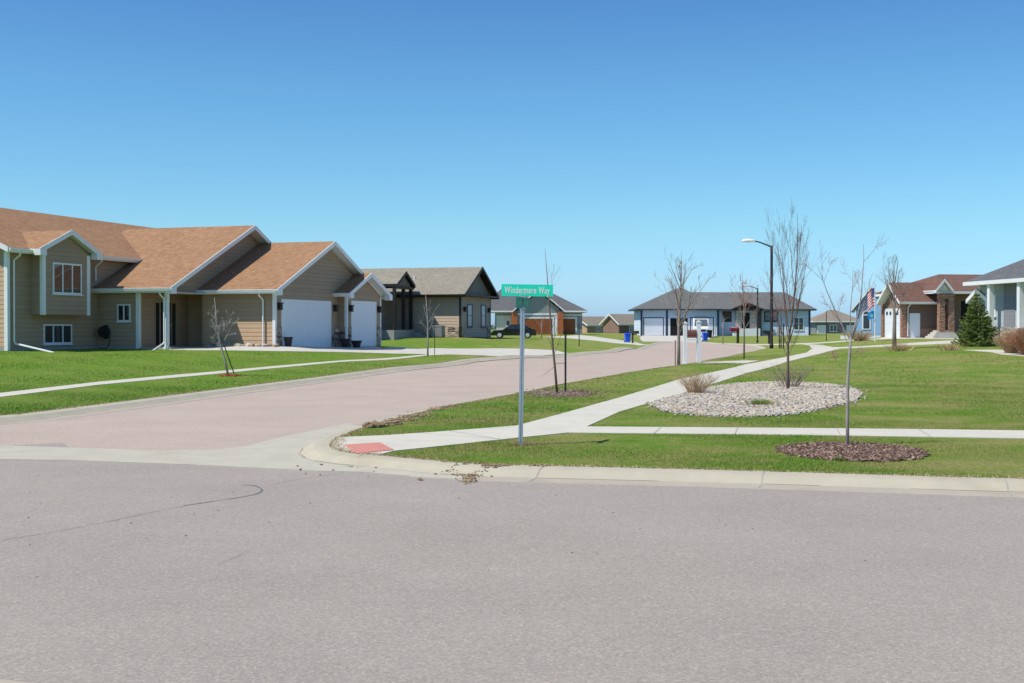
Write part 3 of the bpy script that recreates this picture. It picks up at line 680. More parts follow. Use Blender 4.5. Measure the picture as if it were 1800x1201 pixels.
# vase shaped tree on the pebble bed
b5 = G(1385, 686)
bare_tree('bare_tree', b5, 'tall vase shaped bare tree with dark trunk rising from the pebble bed',
          [(0, 0, 0, .05), (0, 0, .6, .043), (.0, 0, 1.15, .04), (.10, 0, 1.7, .034), (.22, .02, 2.5, .026), (.30, 0, 3.3, .018), (.32, .02, 4.0, .011), (.30, 0, 4.55, .005)],
          [(1.1, (-.5, .1, 1), 1.9, .020), (1.15, (.45, .1, 1), 1.9, .020), (1.25, (-.2, .3, 1), 2.3, .020), (1.4, (-.35, -.2, 1), 2.5, .018), (1.6, (.3, -.3, 1), 2.1, .018), (1.9, (-.32, .1, 1), 2.3, .015), (2.2, (.25, .2, 1), 1.8, .013), (2.6, (-.2, 0, 1), 1.8, .011), (3.0, (.25, .1, 1), 1.3, .009), (.85, (-.7, 0, .8), .8, .009), (.9, (.7, .1, .8), .7, .008)],
          M['bark_dark'], M['bark_dark'], 8, up=.42, dens=1.4, spread=(16, 40), tw=.0022, budm=M['twig_red'])
# leaning sapling tied to a stake near the kerb
b3 = G(980, 692)
bare_tree('bare_tree', b3, 'slim leaning sapling with side twigs near the kerb behind the sign',
          [(0, 0, 0, .032), (-.06, 0, .6, .028), (-.12, 0, 1.2, .024), (-.18, 0, 1.9, .018), (-.24, 0, 2.7, .010), (-.30, 0, 3.45, .004)],
          [(.9, (.5, .2, 1), .75, .008), (1.0, (-.5, .1, 1), .8, .008), (1.2, (.4, -.3, 1), .9, .008), (1.3, (-.4, -.1, 1.1), .9, .007), (1.5, (.45, .1, 1), .8, .007), (.65, (-.7, 0, -.6), .35, .007), (1.8, (-.15, .1, 1), 1.1, .006), (2.2, (.12, 0, 1), .9, .005)],
          M['bark_dark'], M['bark'], 31, up=.2, dens=.8, maxlev=2, tw=.0022)
s3 = G(994, 691); stake(s3, 1.42, 'black steel stake beside the leaning sapling near the kerb', w=.024)
tie = MB().tube([(b3[0] - .09, b3[1], .72 + H(*b3)), (s3[0], s3[1], .72 + H(*s3))], .006, 5).build('tree_tie', M['black_metal']); tag(tie, 'thin tie linking the leaning sapling to its black stake', 'tie')
# tree by the white mailbox stand
b4 = G(1193, 642)
bare_tree('bare_tree', b4, 'spreading bare tree with grey trunk beside the white mailbox stand',
          [(0, 0, 0, .075), (0, 0, .8, .062), (.0, 0, 1.5, .056), (.03, 0, 2.2, .045), (.08, 0, 3.2, .03), (.10, 0, 4.1, .016), (.1, 0, 4.8, .005)],
          spreadlimbs(16, 1.25, 3.6, 2.3, 1.1, .028, (22, 50), 4), M['bark'], M['bark_pale'], 44, up=.22, dens=1.1, tw=.0045, spread=(20, 50))
stake(G(1187, 642), 1.0, 'thin wooden stake left of the spreading bare tree', M['wood_stake'], .02)
# right background trees
b7 = G(1572, 615.5)
bare_tree('bare_tree', b7, 'bare tree with stout grey trunk on the lawn before the brown brick house',
          [(0, 0, 0, .14), (0, 0, 1.2, .115), (.02, 0, 2.0, .10), (-.02, 0, 2.5, .07), (-.06, 0, 4.2, .03), (-.1, 0, 5.6, .01)],
          spreadlimbs(11, 1.95, 4.2, 2.7, 1.4, .042, (14, 42), 9), M['bark'], M['bark_pale'], 19, up=.3, dens=1.05, tw=.0052)
b8 = G(1308, 631)
bare_tree('bare_tree', b8, 'slender bare street tree standing left of the tall street lamp',
          [(0, 0, 0, .05), (0, 0, 1.6, .04), (-.02, 0, 2.8, .03), (-.08, 0, 3.8, .015), (-.1, 0, 4.8, .005)],
          spreadlimbs(13, 1.6, 3.6, 1.9, .9, .02, (18, 48), 12), M['bark'], M['twig_red'], 29, up=.25, dens=1.2, tw=.005)
# left lawn saplings
b1 = G(403, 661)
bare_tree('bare_tree', b1, 'small leaning pale sapling with crossed stakes on the left lawn',
          [(0, 0, 0, .034), (-.14, 0, .5, .030), (-.28, 0, 1.0, .025), (-.38, 0, 1.6, .018), (-.46, 0, 2.45, .006)],
          [(.8, (-.3, .2, .9), .8, .010), (.9, (.4, -.1, 1), .9, .010), (1.1, (-.5, 0, 1), .9, .010), (1.2, (.45, .2, .9), .8, .009), (1.4, (-.2, -.2, 1), .8, .008), (.7, (-.5, .1, .7), .6, .009), (1.0, (.1, .3, 1), .8, .009), (.95, (-.35, -.2, .8), .7, .009)],
          M['bark_pale'], M['bark_pale'], 51, up=.15, dens=1.0, maxlev=3, tw=.0045, spread=(25, 60))
stake((b1[0] - .06, b1[1] + .06), 1.35, 'dark stake crossing behind the leaning sapling on the left lawn', w=.02, lean=(0, R(-12)))
stake((b1[0] + .18, b1[1] - .02), 1.3, 'dark stake slanting right of the leaning sapling on the left lawn', w=.016, lean=(0, R(-19)))
b2 = G(752, 626)
bare_tree('bare_tree', b2, 'thin pale sapling on the strip in front of the taupe house',
          [(0, 0, 0, .045), (.0, 0, .8, .036), (.0, 0, 1.5, .03), (-.04, 0, 2.2, .02), (-.1, 0, 2.9, .008)],
          [(1.1, (.5, 0, .9), 1.0, .015), (1.2, (-.5, 0, .7), .9, .013), (1.5, (.5, .1, .9), .9, .013), (1.7, (-.4, .1, .9), .8, .012), (1.0, (-.6, 0, .8), .7, .012), (1.9, (.3, 0, 1), .8, .010)],
          M['bark_pale'], M['bark_pale'], 61, up=.12, dens=.7, maxlev=2, tw=.006)
stake(G(764, 625), 1.75, 'thin green stake right of the pale sapling by the driveway', w=.016)
b9 = G(1373, 613)
bare_tree('bare_tree', b9, 'small bare sapling held between two dark stakes right of the lamp',
          [(0, 0, 0, .05), (0, 0, 1.5, .04), (.05, 0, 3.0, .02), (.05, 0, 4.2, .006)], spreadlimbs(9, 1.4, 3.2, 1.6, .8, .022, (18, 42), 3), M['bark_dark'], M['twig_red'], 71, up=.25, dens=1.1, tw=.007)
for px, h, l in ((1370, 1.75, 'left dark stake of the pair holding the small sapling'), (1377, 1.9, 'right dark stake of the pair holding the small sapling')):
    stake(G(px, 613), h, l, w=.045)
b10 = G(1271, 604)
bare_tree('bare_tree', b10, 'thin distant sapling on the lawn of the pale blue house', [(0, 0, 0, .05), (0, 0, 1.3, .04), (0, 0, 2.6, .012)], spreadlimbs(5, 1.1, 2.1, .8, .5, .015, (20, 50), 2), M['bark_pale'], M['bark_pale'], 81, maxlev=2, tw=.01)
b11 = G(952, 595)
bare_tree('bare_tree', b11, 'pale distant sapling in front of the cedar garage doors', [(0, 0, 0, .06), (0, 0, 1.0, .05), (-.05, 0, 1.9, .02)], [(1.3, (-.7, 0, .6), 1.0, .03), (1.2, (.5, 0, .8), .8, .02), (1.6, (.2, .2, 1), .8, .02)], M['bark_pale'], M['bark_pale'], 91, maxlev=2, dens=.7, tw=.012)
b12 = G(1018, 609); stake(b12, 1.5, 'lone dark stake at the edge of the curved driveway', w=.03)

rescale('bare tree with stout grey trunk on the lawn before the brown brick house', (.78, .78, .76))
rescale('slender bare street tree standing left of the tall street lamp', (.85, .85, .83))
rescale('tall vase shaped bare tree with dark trunk rising from the pebble bed', (.72, .72, .95))
rescale('nearest bare tree with pale thin trunk and arching limbs in the mulch bed', (.85, .85, .98))
rescale('spreading bare tree with grey trunk beside the white mailbox stand', (1, 1, .95))
# shrubs
def stem_shrub(name, base, r, h, n, m, label, seed, rad=.006, lean=.6):
    rr = random.Random(seed); mb = MB()
    for k in range(n):
        az = rr.uniform(0, 6.28); q = rr.uniform(0, 1) ** .6; x = math.cos(az) * q * r * .3; y = math.sin(az) * q * r * .3
        hh = h * rr.uniform(.6, 1) * (1 - .25 * q); dx = math.cos(az) * q * r * lean; dy = math.sin(az) * q * r * lean
        p = [(x, y, -.05), (x + dx * .35 + rr.gauss(0, .03 * h), y + dy * .35, hh * .45), (x + dx * .8 + rr.gauss(0, .05 * h), y + dy * .8, hh * .8), (x + dx + rr.gauss(0, .06 * h), y + dy + rr.gauss(0, .06 * h), hh)]
        mb.tube(p, [rad, rad * .8, rad * .55, rad * .3], 3, False)
        for _ in range(2):
            i = rr.choice((1, 2)); a = Vector(p[i]); mb.tube([a, a + Vector((rr.gauss(0, .12 * h), rr.gauss(0, .12 * h), rr.uniform(.1, .3) * h))], [rad * .5, rad * .25], 3, False)
    o = mb.build(name, m); o.location = (base[0], base[1], H(*base)); return tag(o, label, 'shrub', 'leafless shrubs')
stem_shrub('dry_shrub', G(1222, 693), .5, .62, 150, M['tan_stem'], 'dry tan grassy shrub at the left end of the pebble bed', 1, .0045, 1.0)
stem_shrub('dry_shrub', G(1387, 682), .6, .75, 80, M['bark'], 'thin leafless shrub around the trunk on the pebble bed', 2, .005, 1.0)
stem_shrub('dry_shrub', G(1812, 624), .95, 1.25, 700, M['rust_stem'], 'big russet leafless shrub at the right edge of the photo', 3, .010, .95)
stem_shrub('dry_shrub', G(1778, 621), .62, .92, 380, M['tan_stem'], 'tan leafless shrub in front of the big russet one', 4, .009, .95)
stem_shrub('dry_shrub', G(1512, 599), 1.3, 1.0, 120, M['tan_stem'], 'low tan shrubs in front of the blue gabled house', 5, .02, .9)

# spruce
def spruce(base, h, r):
    rr = random.Random(5); t = thing('spruce_tree', 'dense green cone shaped spruce on the right lawn', 'tree', (*base, H(*base)))
    MB().tube([(0, 0, -.1), (0, 0, h * .5), (0, 0, h * .97)], [.09, .05, .01], 8).build('trunk', M['bark_dark'], t, True)
    V = []
    nw = 16
    for k in range(nw):
        f0 = k / nw; nbr = 17 if k < 9 else 11 if k < 13 else 6
        for q in range(nbr):
            f = f0 + rr.uniform(-.25, .25) / nw; z = .16 + f * (h - .22); az = q * 6.2832 / nbr + k * 1.1 + rr.uniform(-.25, .25)
            rad = r * (1 - f) ** .88 * rr.uniform(.72, 1.13) + .04
            ca, sa = math.cos(az), math.sin(az)
            for j in range(int(330 * rad + 30)):
                s = rr.uniform(.1, 1) ** .75; w = (.30 * (1 - s) + .05) * rad * 1.25
                side = rr.uniform(-w, w); px, py = ca * s * rad - sa * side, sa * s * rad + ca * side
                pz = z + rad * (-.20 * s + .26 * s * s * s) - abs(side) * .25 + rr.gauss(0, .018)
                L = rr.uniform(.045, .085); d = Vector((ca * .8 + rr.gauss(0, .45), sa * .8 + rr.gauss(0, .45), rr.gauss(.22, .4))).normalized() * L
                p = Vector((px, py, pz)); o = d.cross(Vector((rr.gauss(0, 1), rr.gauss(0, 1), rr.gauss(0, 1)))).normalized() * L * .2
                V += [p + o, p - o, p + d]
    V = np.array([v[:] for v in V]); npmesh('crown', V, np.arange(len(V)).reshape(-1, 3), M['needle'], t); return t
spruce(G(1717, 609), 2.55, .98)

# ------------------------------------------------------------------ building helpers
def fbox(mb, face, c, u0, u1, z0, z1, w0, w1):
    """box on a wall face: u along the wall, w outward"""
    if face == '-y': mb.box(u0, u1, c - w1, c - w0, z0, z1)
    if face == '-x': mb.box(c - w1, c - w0, u0, u1, z0, z1)
    return mb
def laps(mb, face, c, poly, lap=.19, out=.015):
    """overlapping boards over a convex (u, z) outline"""
    def span(z):
        us = []
        for (u0, z0), (u1, z1) in zip(poly, poly[1:] + poly[:1]):
            if min(z0, z1) <= z <= max(z0, z1) and z0 != z1: us.append(u0 + (u1 - u0) * (z - z0) / (z1 - z0))
        return (min(us), max(us)) if us else None
    zs = [p[1] for p in poly]; lo, hi = min(zs), max(zs); z = lo; P = (lambda u, z_, w: (u, c - w, z_)) if face == '-y' else (lambda u, z_, w: (c - w, u, z_))
    while z < hi - .01:
        zn = min(hi, (math.floor(z / lap + 1e-4) + 1) * lap); a, b_ = span(z + 1e-4), span(zn - 1e-4)
        if a and b_:
            mb.add([P(a[0], z, out), P(a[1], z, out), P(b_[1], zn, .006), P(b_[0], zn, .006), P(a[0], z, 0), P(a[1], z, 0), P(b_[1], zn, 0), P(b_[0], zn, 0)], [(0, 1, 2, 3), (0, 4, 5, 1), (0, 3, 7, 4), (1, 5, 6, 2), (3, 2, 6, 7), (4, 7, 6, 5)])
        z = zn
def window(par, face, c, u0, u1, z0, z1, n=1, fw=.07, gl='glass', fm='white', mull=False, name='window'):
    f = MB(); d = .055
    for a, b_, p, q in ((u0, u1, z0, z0 + fw), (u0, u1, z1 - fw, z1)): fbox(f, face, c, a, b_, p, q, .0, d)
    for a, b_ in ((u0, u0 + fw), (u1 - fw, u1)): fbox(f, face, c, a, b_, z0 + fw, z1 - fw, .0, d)
    for k in range(1, n):
        x = u0 + (u1 - u0) * k / n; fbox(f, face, c, x - fw * .5, x + fw * .5, z0 + fw, z1 - fw, .0, d - .003)
    if mull: fbox(f, face, c, u0 + fw, u1 - fw, (z0 + z1) / 2 - .02, (z0 + z1) / 2 + .02, .0, d - .008)
    fbox(f, face, c, u0 - .04, u1 + .04, z0 - .05, z0 - .002, .0, d + .03)
    w = f.build(name, M[fm], par)
    g_ = MB(); fbox(g_, face, c, u0 + fw - .01, u1 - fw + .01, z0 + fw - .01, z1 - fw + .01, -.01, .032); g_.build('pane', M[gl], w)
    return w
def garage_door(par, face, c, u0, u1, z0, z1, m='white_door', fm='white', cols=4, rows=4, glz=False, fw=.12):
    f = MB(); fbox(f, face, c, u0, u1, z0, z1, 0, .03); f = MB()
    fbox(f, face, c, u0 - fw, u1 + fw, z1, z1 + fw, 0, .05)
    for a, b_ in ((u0 - fw, u0), (u1, u1 + fw)): fbox(f, face, c, a, b_, z0, z1, 0, .05)
    f.build('door_frame', M[fm], par)
    p = MB(); c_ = c; c = c - .02; fbox(p, face, c, u0, u1, z0, z1, -.03, .012)
    rh = (z1 - z0) / rows; cw = (u1 - u0) / cols
    for i in range(rows):
        fbox(p, face, c, u0 + .005, u1 - .005, z0 + rh * i + .008, z0 + rh * (i + 1) - .008, .012, .022)
        for j in range(cols): fbox(p, face, c, u0 + cw * j + .08, u0 + cw * (j + 1) - .08, z0 + rh * i + .09, z0 + rh * (i + 1) - .09, .022, .025)
    d = p.build('garage_door', M[m], par)

    if glz:
        q = MB()
        for j in range(cols): fbox(q, face, c, u0 + cw * j + .14, u0 + cw * (j + 1) - .14, z1 - rh + .14, z1 - .14, .034, .038)
        q.build('pane', M['glass'], d)
    return d
def gable(par, axis, e0, r, e1, ze, zr, a0, a1, roofm, trimm='white', th=.14, fh=.2, gut=True, ends=(1, 1), ze1=None):
    """gable roof: eaves at e0/e1, ridge at r (across), running a0..a1 along axis"""
    ze1 = ze if ze1 is None else ze1
    s = MB(); s.prism([(e0, ze), (r, zr), (e1, ze1), (e1, ze1 - th * .6), (r, zr - th), (e0, ze - th * .6)], axis, a0, a1); rf = s.build('roof', M[roofm], par)
    f = MB(); o = .035
    for use, a, b_ in ((ends[0], a0 - o, a0 - .001), (ends[1], a1 + .001, a1 + o)):
        if use:
            f.prism([(e0 - .03, ze + .012), (r, zr + .012), (r, zr - fh), (e0 - .03, ze - fh)], axis, a, b_)
            f.prism([(r, zr + .012), (e1 + .03, ze1 + .012), (e1 + .03, ze1 - fh), (r, zr - fh)], axis, a, b_)
    for e, sg, z in ((e0, -1, ze), (e1, 1, ze1)):
        p = [(e + sg * .002, z - fh), (e + sg * .03, z - fh), (e + sg * .03, z - .012), (e + sg * .002, z - .012)]
        f.prism(p, axis, a0 + .001, a1 - .001)
    f.build('fascia', M[trimm], par)
    sf = MB(); zo = .012
    sf.prism([(e0 + .01, ze - th * .6 - .003), (r, zr - th - .003), (e1 - .01, ze1 - th * .6 - .003), (e1 - .01, ze1 - th * .6 - zo), (r, zr - th - zo), (e0 + .01, ze - th * .6 - zo)], axis, a0 + .003, a1 - .003); sf.build('soffit', M[trimm], par)
    if gut:
        q = MB()
        for e, sg, z in ((e0, -1, ze), (e1, 1, ze1)):
            q.prism([(e + sg * .033, z - .15), (e + sg * .10, z - .15), (e + sg * .14, z - .03), (e + sg * .033, z - .03)], axis, a0 + .01, a1 - .01)
        each(q, 'gutter', M[trimm], par)
    return rf
def hip(par, x0, x1, y0, y1, ze, zr, roofm, trimm='white', rx0=None, rx1=None, fh=.2):
    """hip roof with its ridge along x"""
    ym = (y0 + y1) / 2; h_ = (y1 - y0) / 2
    rx0 = x0 + h_ if rx0 is None else rx0; rx1 = x1 - h_ if rx1 is None else rx1
    if rx0 > rx1: rx0 = rx1 = (rx0 + rx1) / 2 - .05; rx1 += .1
    v = [(x0, y0, ze), (x1, y0, ze), (x1, y1, ze), (x0, y1, ze), (rx0, ym, zr), (rx1, ym, zr), (x0, y0, ze - .06), (x1, y0, ze - .06), (x1, y1, ze - .06), (x0, y1, ze - .06)]
    s = MB().add(v, [(0, 1, 5, 4), (1, 2, 5), (2, 3, 4, 5), (3, 0, 4), (0, 6, 7, 1), (1, 7, 8, 2), (2, 8, 9, 3), (3, 9, 6, 0), (6, 9, 8, 7)])
    s.build('roof', M[roofm], par)
    f = MB()
    f.box(x0 - .03, x1 + .03, y0 - .03, y0 - .002, ze - fh, ze - .01); f.box(x0 - .03, x1 + .03, y1 + .002, y1 + .03, ze - fh, ze - .01)
    f.box(x0 - .03, x0 - .002, y0, y1, ze - fh, ze - .01); f.box(x1 + .002, x1 + .03, y0, y1, ze - fh, ze - .01)
    f.box(x0, x1, y0, y1, ze - fh + .01, ze - fh + .03)
    f.build('fascia', M[trimm], par)
def downspout(par, face, c, u, ztop, zbot, foot=0, m='white', out=.45):
    r = .04; w = .10
    def P(u_, z_, w_): return (u_, c - w_, z_) if face == '-y' else (c - w_, u_, z_)
    pts_ = [P(u, ztop, out), P(u, ztop - .12, out - .02), P(u, ztop - .32, w), P(u, zbot + (.32 if foot else .1), w)]
    if foot: pts_ += [P(u, zbot + .24, w + .06), P(u, zbot - .12, w + foot)]
    MB().tube(pts_, r, 6).build('downspout', M[m], par)
def walllamp(par, face, c, u, z, m='dark'):
    f = MB(); fbox(f, face, c, u - .06, u + .06, z, z + .2, .0, .03); fbox(f, face, c, u - .09, u + .09, z - .1, z + .2, .06, .2); fbox(f, face, c, u - .12, u + .12, z + .2, z + .24, .0, .24)
    f.build('wall_lamp', M[m], par)

# ------------------------------------------------------------------ A: tan house with russet roof
zA = 0.78
A = thing('tan_house', 'tan sided house with russet roofs and two white garage doors', 'house', (AO[0], AO[1], 0), math.pi / 2 - PHI)
ZE = 3.46
w = MB()
w.prism([(0, zA - .5), (10.8, zA - .5), (10.8, ZE - .1), (5.4, 5.78), (0, ZE - .1)], 'y', 0, 3.75)        # garage
w.prism([(-3.0, ZE - .22), (10.6, ZE - .22), (10.6, ZE + .15), (3.9, 6.52), (-3.0, ZE + .12)], 'y', 3.76, 8.5)   # wing above its eaves
w.box(1.0, 10.6, 3.76, 8.4, zA - .5, ZE - .21); w.box(-3.0, 1.0, 5.15, 8.4, zA - .5, ZE - .215)
w.prism([(7.3, zA - .5), (16.7, zA - .5), (16.7, 4.88), (12, 7.0), (7.3, 4.88)], 'x', -8.9, 9.0)          # main body
w.prism([(-7.5, 2.25), (-4.42, 2.25), (-4.42, 4.9), (-5.95, 5.66), (-7.5, 4.88)], 'y', 6.7, 7.5)             # bay
w.prism([(6.6, zA - .5), (10.82, zA - .5), (10.82, ZE - .1), (8.7, 4.34), (6.6, ZE - .1)], 'y', -.46, .2)  # small garage
wA = w.build('wall', M['tan'], A)
w = MB(); zb_ = zA + .02
laps(w, '-y', 0, [(0.0, zb_), (6.59, zb_), (6.59, ZE - .1), (10.6, ZE - .1), (5.4, 5.78), (0, ZE - .1)]); laps(w, '-x', 0, [(0, zb_), (3.75, zb_), (3.75, ZE - .12), (0, ZE - .12)])
laps(w, '-y', 3.76, [(-3.0, ZE - .2), (10.5, ZE - .2), (10.6, ZE + .15), (3.9, 6.5), (-3.0, ZE + .12)]); laps(w, '-x', -3.0, [(5.15, zb_), (7.3, zb_), (7.3, ZE - .22), (5.15, ZE - .22)])
laps(w, '-y', 5.15, [(-3.0, zb_), (1.0, zb_), (1.0, ZE - .22), (-3.0, ZE - .22)]); laps(w, '-x', 1.0, [(3.76, zb_), (5.15, zb_), (5.15, ZE - .22), (3.76, ZE - .22)])
laps(w, '-y', 7.3, [(-8.9, zA + .13), (9.0, zA + .13), (9.0, 4.86), (-8.9, 4.86)]); laps(w, '-x', -8.9, [(7.3, zA + .13), (16.7, zA + .13), (16.7, 4.88), (12, 7.0), (7.3, 4.88)])
laps(w, '-y', 6.7, [(-7.5, 2.26), (-4.42, 2.26), (-4.42, 4.9), (-5.95, 5.64), (-7.5, 4.88)]); laps(w, '-x', -7.5, [(6.7, 2.26), (7.3, 2.26), (7.3, 4.85), (6.7, 4.85)])
laps(w, '-y', -.46, [(6.6, zb_), (10.82, zb_), (10.82, ZE - .1), (8.7, 4.33), (6.6, ZE - .1)]); laps(w, '-x', 6.6, [(-.46, zb_), (0, zb_), (0, ZE - .12), (-.46, ZE - .12)])
MB().add(w.v, w.f).build('siding', M['tan'], wA)
fo = MB(); fo.box(-8.93, -3.01, 7.27, 7.5, zA - .5, zA + .12); fo.box(-3.03, -2.9, 5.12, 7.26, zA - .5, zA + .12); fo.box(-3.03, 1.0, 3.5, 5.3, zA - .5, zA + .06); fo.box(-8.93, -8.8, 7.5, 16, zA - .5, zA + .12)
fo.build('foundation', M['foundation'], A)
gable(A, 'x', 6.9, 12, 17.1, 4.95, 7.2, -9.35, 9.4, 'orange_roof')
gable(A, 'y', -3.45, 3.9, 11.2, ZE + .02, 6.76, 3.2, 10.5, 'orange_roof', ends=(1, 0))
gable(A, 'y', -.5, 5.4, 11.3, ZE, 6.0, -.42, 3.75, 'orange_roof', ends=(1, 0))
gable(A, 'y', 6.1, 8.7, 11.36, ZE + .01, 4.56, -.9, 1.2, 'orange_roof', ends=(1, 0))
gable(A, 'y', -8.0, -5.95, -3.9, 4.97, 5.87, 6.42, 9.5, 'orange_roof', ends=(1, 0), gut=False)
t = MB()
for x, y in ((-8.9, 7.3),): t.box(x - .045, x + .11, y - .045, y + .12, zA, 4.8)
for x in (-7.5, -4.55): t.box(x - .04, x + .17, 6.66, 6.8, 2.25, 4.85)

t.box(-3.05, -2.88, 5.10, 5.26, zA, ZE - .2)
t.box(-.045, .11, -.045, .10, zA, ZE - .12); t.box(6.55, 6.69, -.51, -.38, zA, ZE - .12); t.box(10.74, 10.87, -.51, -.38, zA, ZE - .12)
each(t, 'corner_trim', M['white'], A)
er = MB()
for e_, y_, z_, sg in ((-3.45, 3.2, ZE + .02, 1), (-.5, -.42, ZE, 1), (6.1, -.9, ZE + .01, 1), (11.36, -.9, ZE + .01, -1), (-8.0, 6.42, 4.97, 1), (-3.9, 6.42, 4.97, -1)):
    xs = sorted((e_ + sg * -.028, e_ + sg * .36)); er.prism([(e_ - sg * .028, z_ - .27), (e_ + sg * .38, z_ - .27), (e_ + sg * .38, z_ + .10), (e_ - sg * .028, z_ - .03)], 'y', y_ - .045, y_ + .26)
each(er, 'eave_return', M['white'], A)
pst = MB(); pst.box(-3.02, -2.86, 3.66, 3.82, zA - .02, ZE - .2); pst.box(-3.06, -2.82, 3.62, 3.86, zA - .02, zA + .1); pst.build('porch_post', M['white'], A)
sof = MB(); sof.box(-3.42, 11.1, 3.22, 5.2, ZE - .2, ZE - .18); sof.box(-3.42, -3.0, 5.2, 7.3, ZE - .2, ZE - .18); sof.build('soffit', M['white'], A)
window(A, '-y', 6.7, -6.88, -4.98, 3.15, 4.46, 3)
window(A, '-y', 7.3, -6.72, -4.85, 1.02, 1.87, 3)
window(A, '-x', -3.0, 5.55, 6.23, 2.0, 2.77, 2, fw=.06)
d = MB(); d.box(-1.28, -.58, 5.08, 5.14, zA + .06, zA + 2.1); dd = d.build('door', M['void'], A)
MB().disc((-.68, zA + 1.05), 'y', .035, 5.04, 5.10, 8).build('handle', M['rim'], dd)
window(A, '-y', 5.15, -1.8, -1.38, zA + .08, zA + 2.12, 1, .05, name='sidelight', fm='tan'); window(A, '-y', 5.15, -.48, -.05, zA + .08, zA + 2.12, 1, .05, name='sidelight', fm='tan')
garage_door(A, '-y', 0, .68, 5.62, zA - .02, zA + 2.14, cols=8)
garage_door(A, '-y', -.46, 7.22, 10.12, zA - .02, zA + 2.2, cols=5)
s = MB()
fbox(s, '-y', 0, .08, .54, zA - .1, zA + .98, 0, .07); fbox(s, '-y', 0, 5.76, 6.5, zA - .1, zA + .98, 0, .07); fbox(s, '-y', -.46, 6.7, 7.08, zA - .1, zA + .98, 0, .07)
fbox(s, '-y', -.46, 10.26, 10.74, zA - .1, zA + .98, 0, .07); fbox(s, '-x', 6.6, -.42, -.07, zA - .1, zA + .98, 0, .06)
each(s, 'stone_veneer', M['stone'], A)
for fc, c, u in (('-y', 0, .3), ('-y', 0, 6.1), ('-y', -.46, 6.95), ('-y', -.46, 10.5)): walllamp(A, fc, c, u, zA + 1.85)
downspout(A, '-y', 7.3, -8.62, 4.78, zA + .05, 1.9, out=.42)
downspout(A, '-y', 7.3, -3.25, 4.78, ZE + .25, 0, out=.42)
downspout(A, '-x', -3.0, 3.78, ZE - .15, zA, 1.0, out=.45)
downspout(A, '-x', 0, .55, ZE - .15, zA - .05, 0, out=.5)
hr = MB(); hr.disc((6.8, zA + .75), 'x', .25, -3.32, -3.12, 18); hr.disc((6.8, zA + .75), 'x', .10, -3.38, -3.04, 12); hr.box(-3.12, -3.03, 6.7, 6.9, zA + .45, zA + 1.05)
hr.tube([(-3.2, 6.55, zA + .7), (-3.2, 6.5, zA + .3), (-3.3, 6.6, zA + .02), (-3.5, 6.9, zA + .01)], .02, 6)
o = hr.build('hose_reel', M['dark']); o.matrix_world = Matrix.Translation((AO[0], AO[1], 0)) @ Matrix.Rotation(math.pi / 2 - PHI, 4, 'Z')
tag(o, 'black garden hose reel on the shaded wall left of the small window', 'hose reel')
def a_thing(name, x, y, mb, m, label, cat, z=None, group=None):
    X, Y = A2W(x, y); o = mb.build(name, m); o.location = (X, Y, H(X, Y) + .02 if z is None else z); o.rotation_euler = (0, 0, math.pi / 2 - PHI); return tag(o, label, cat, group)
def pot(r=.24, h=.5):
    m = MB(); prof = [(r * .7, 0), (r, h), (r * 1.1, h), (r * 1.1, h - .06), (r * .9, h - .06), (r * .85, h - .12)]; n = 16
    vs = [(p[0] * math.cos(6.2832 * k / n), p[0] * math.sin(6.2832 * k / n), p[1]) for p in prof for k in range(n)]
    fs = [(i * n + k, i * n + (k + 1) % n, (i + 1) * n + (k + 1) % n, (i + 1) * n + k) for i in range(len(prof) - 1) for k in range(n)] + [tuple(range(n))[::-1], tuple(range(5 * n, 6 * n))]
    return m.add(vs, fs)
a_thing('plant_pot', .62, -.35, pot(.2, .42), M['pot'], 'dark plant pot left of the big white garage door', 'plant pot', group='plant pots')
a_thing('plant_pot', 6.1, -.65, pot(.24, .42), M['pot'], 'dark plant pot against stone right of the big garage door', 'plant pot', group='plant pots')
a_thing('plant_pot', 6.75, -.95, pot(.26, .34), M['pot'], 'wide low dark pot left of the small garage door', 'plant pot', group='plant pots')
n = 110; bx = npr.uniform(-.75, -.12, n); by = npr.uniform(-.2, 3.0, n); WX = AO[0] + SP * bx - CP * by; WY = AO[1] + CP * bx + SP * by
tag(stones('river_rocks', WX, WY, .06, .14, M['pebble'], .7, .3), kind='stuff', label='tan boulders edging the wall beside the garage corner', cat='rocks')

# ------------------------------------------------------------------ B: taupe house
zB = 1.02; B = thing('taupe_house', 'taupe sided house with dark batten gable and brown roof', 'house', (-3.5, 85, zB), math.pi / 2 - PHI)
w = MB(); w.prism([(0, -.4), (6.3, -.4), (6.3, 2.95), (0, 2.95)], 'y', 0, 13); w.box(-8, -.01, 5.4, 13, -.4, 2.95); wB = w.build('wall', M['taupe'], B)
w = MB(); laps(w, '-x', 0, [(0, 0), (5.4, 0), (5.4, 2.92), (0, 2.92)]); laps(w, '-y', 0, [(0, 0), (6.3, 0), (6.3, 2.92), (0, 2.92)]); laps(w, '-y', 5.4, [(-8, 0), (0, 0), (0, 2.92), (-8, 2.92)]); MB().add(w.v, w.f).build('siding', M['taupe'], wB)
s = MB(); s.prism([(.0, 2.96), (6.3, 2.96), (3.15, 4.78)], 'y', -.05, .4); s.build('gable_panel', M['batten'], B)
gable(B, 'y', -.5, 3.15, 6.8, 2.98, 4.98, -.5, 13.4, 'brown_roof', 'dark')
s = MB(); s.prism([(-.5, 2.98), (6.8, 2.98), (6.8, 2.86), (-.5, 2.86)], 'y', -.55, -.02); s.build('gable_shelf', M['dark'], B)
gable(B, 'x', 4.9, 9.3, 13.7, 2.98, 4.7, -8.5, 3.1, 'brown_roof', 'dark', ends=(1, 0))
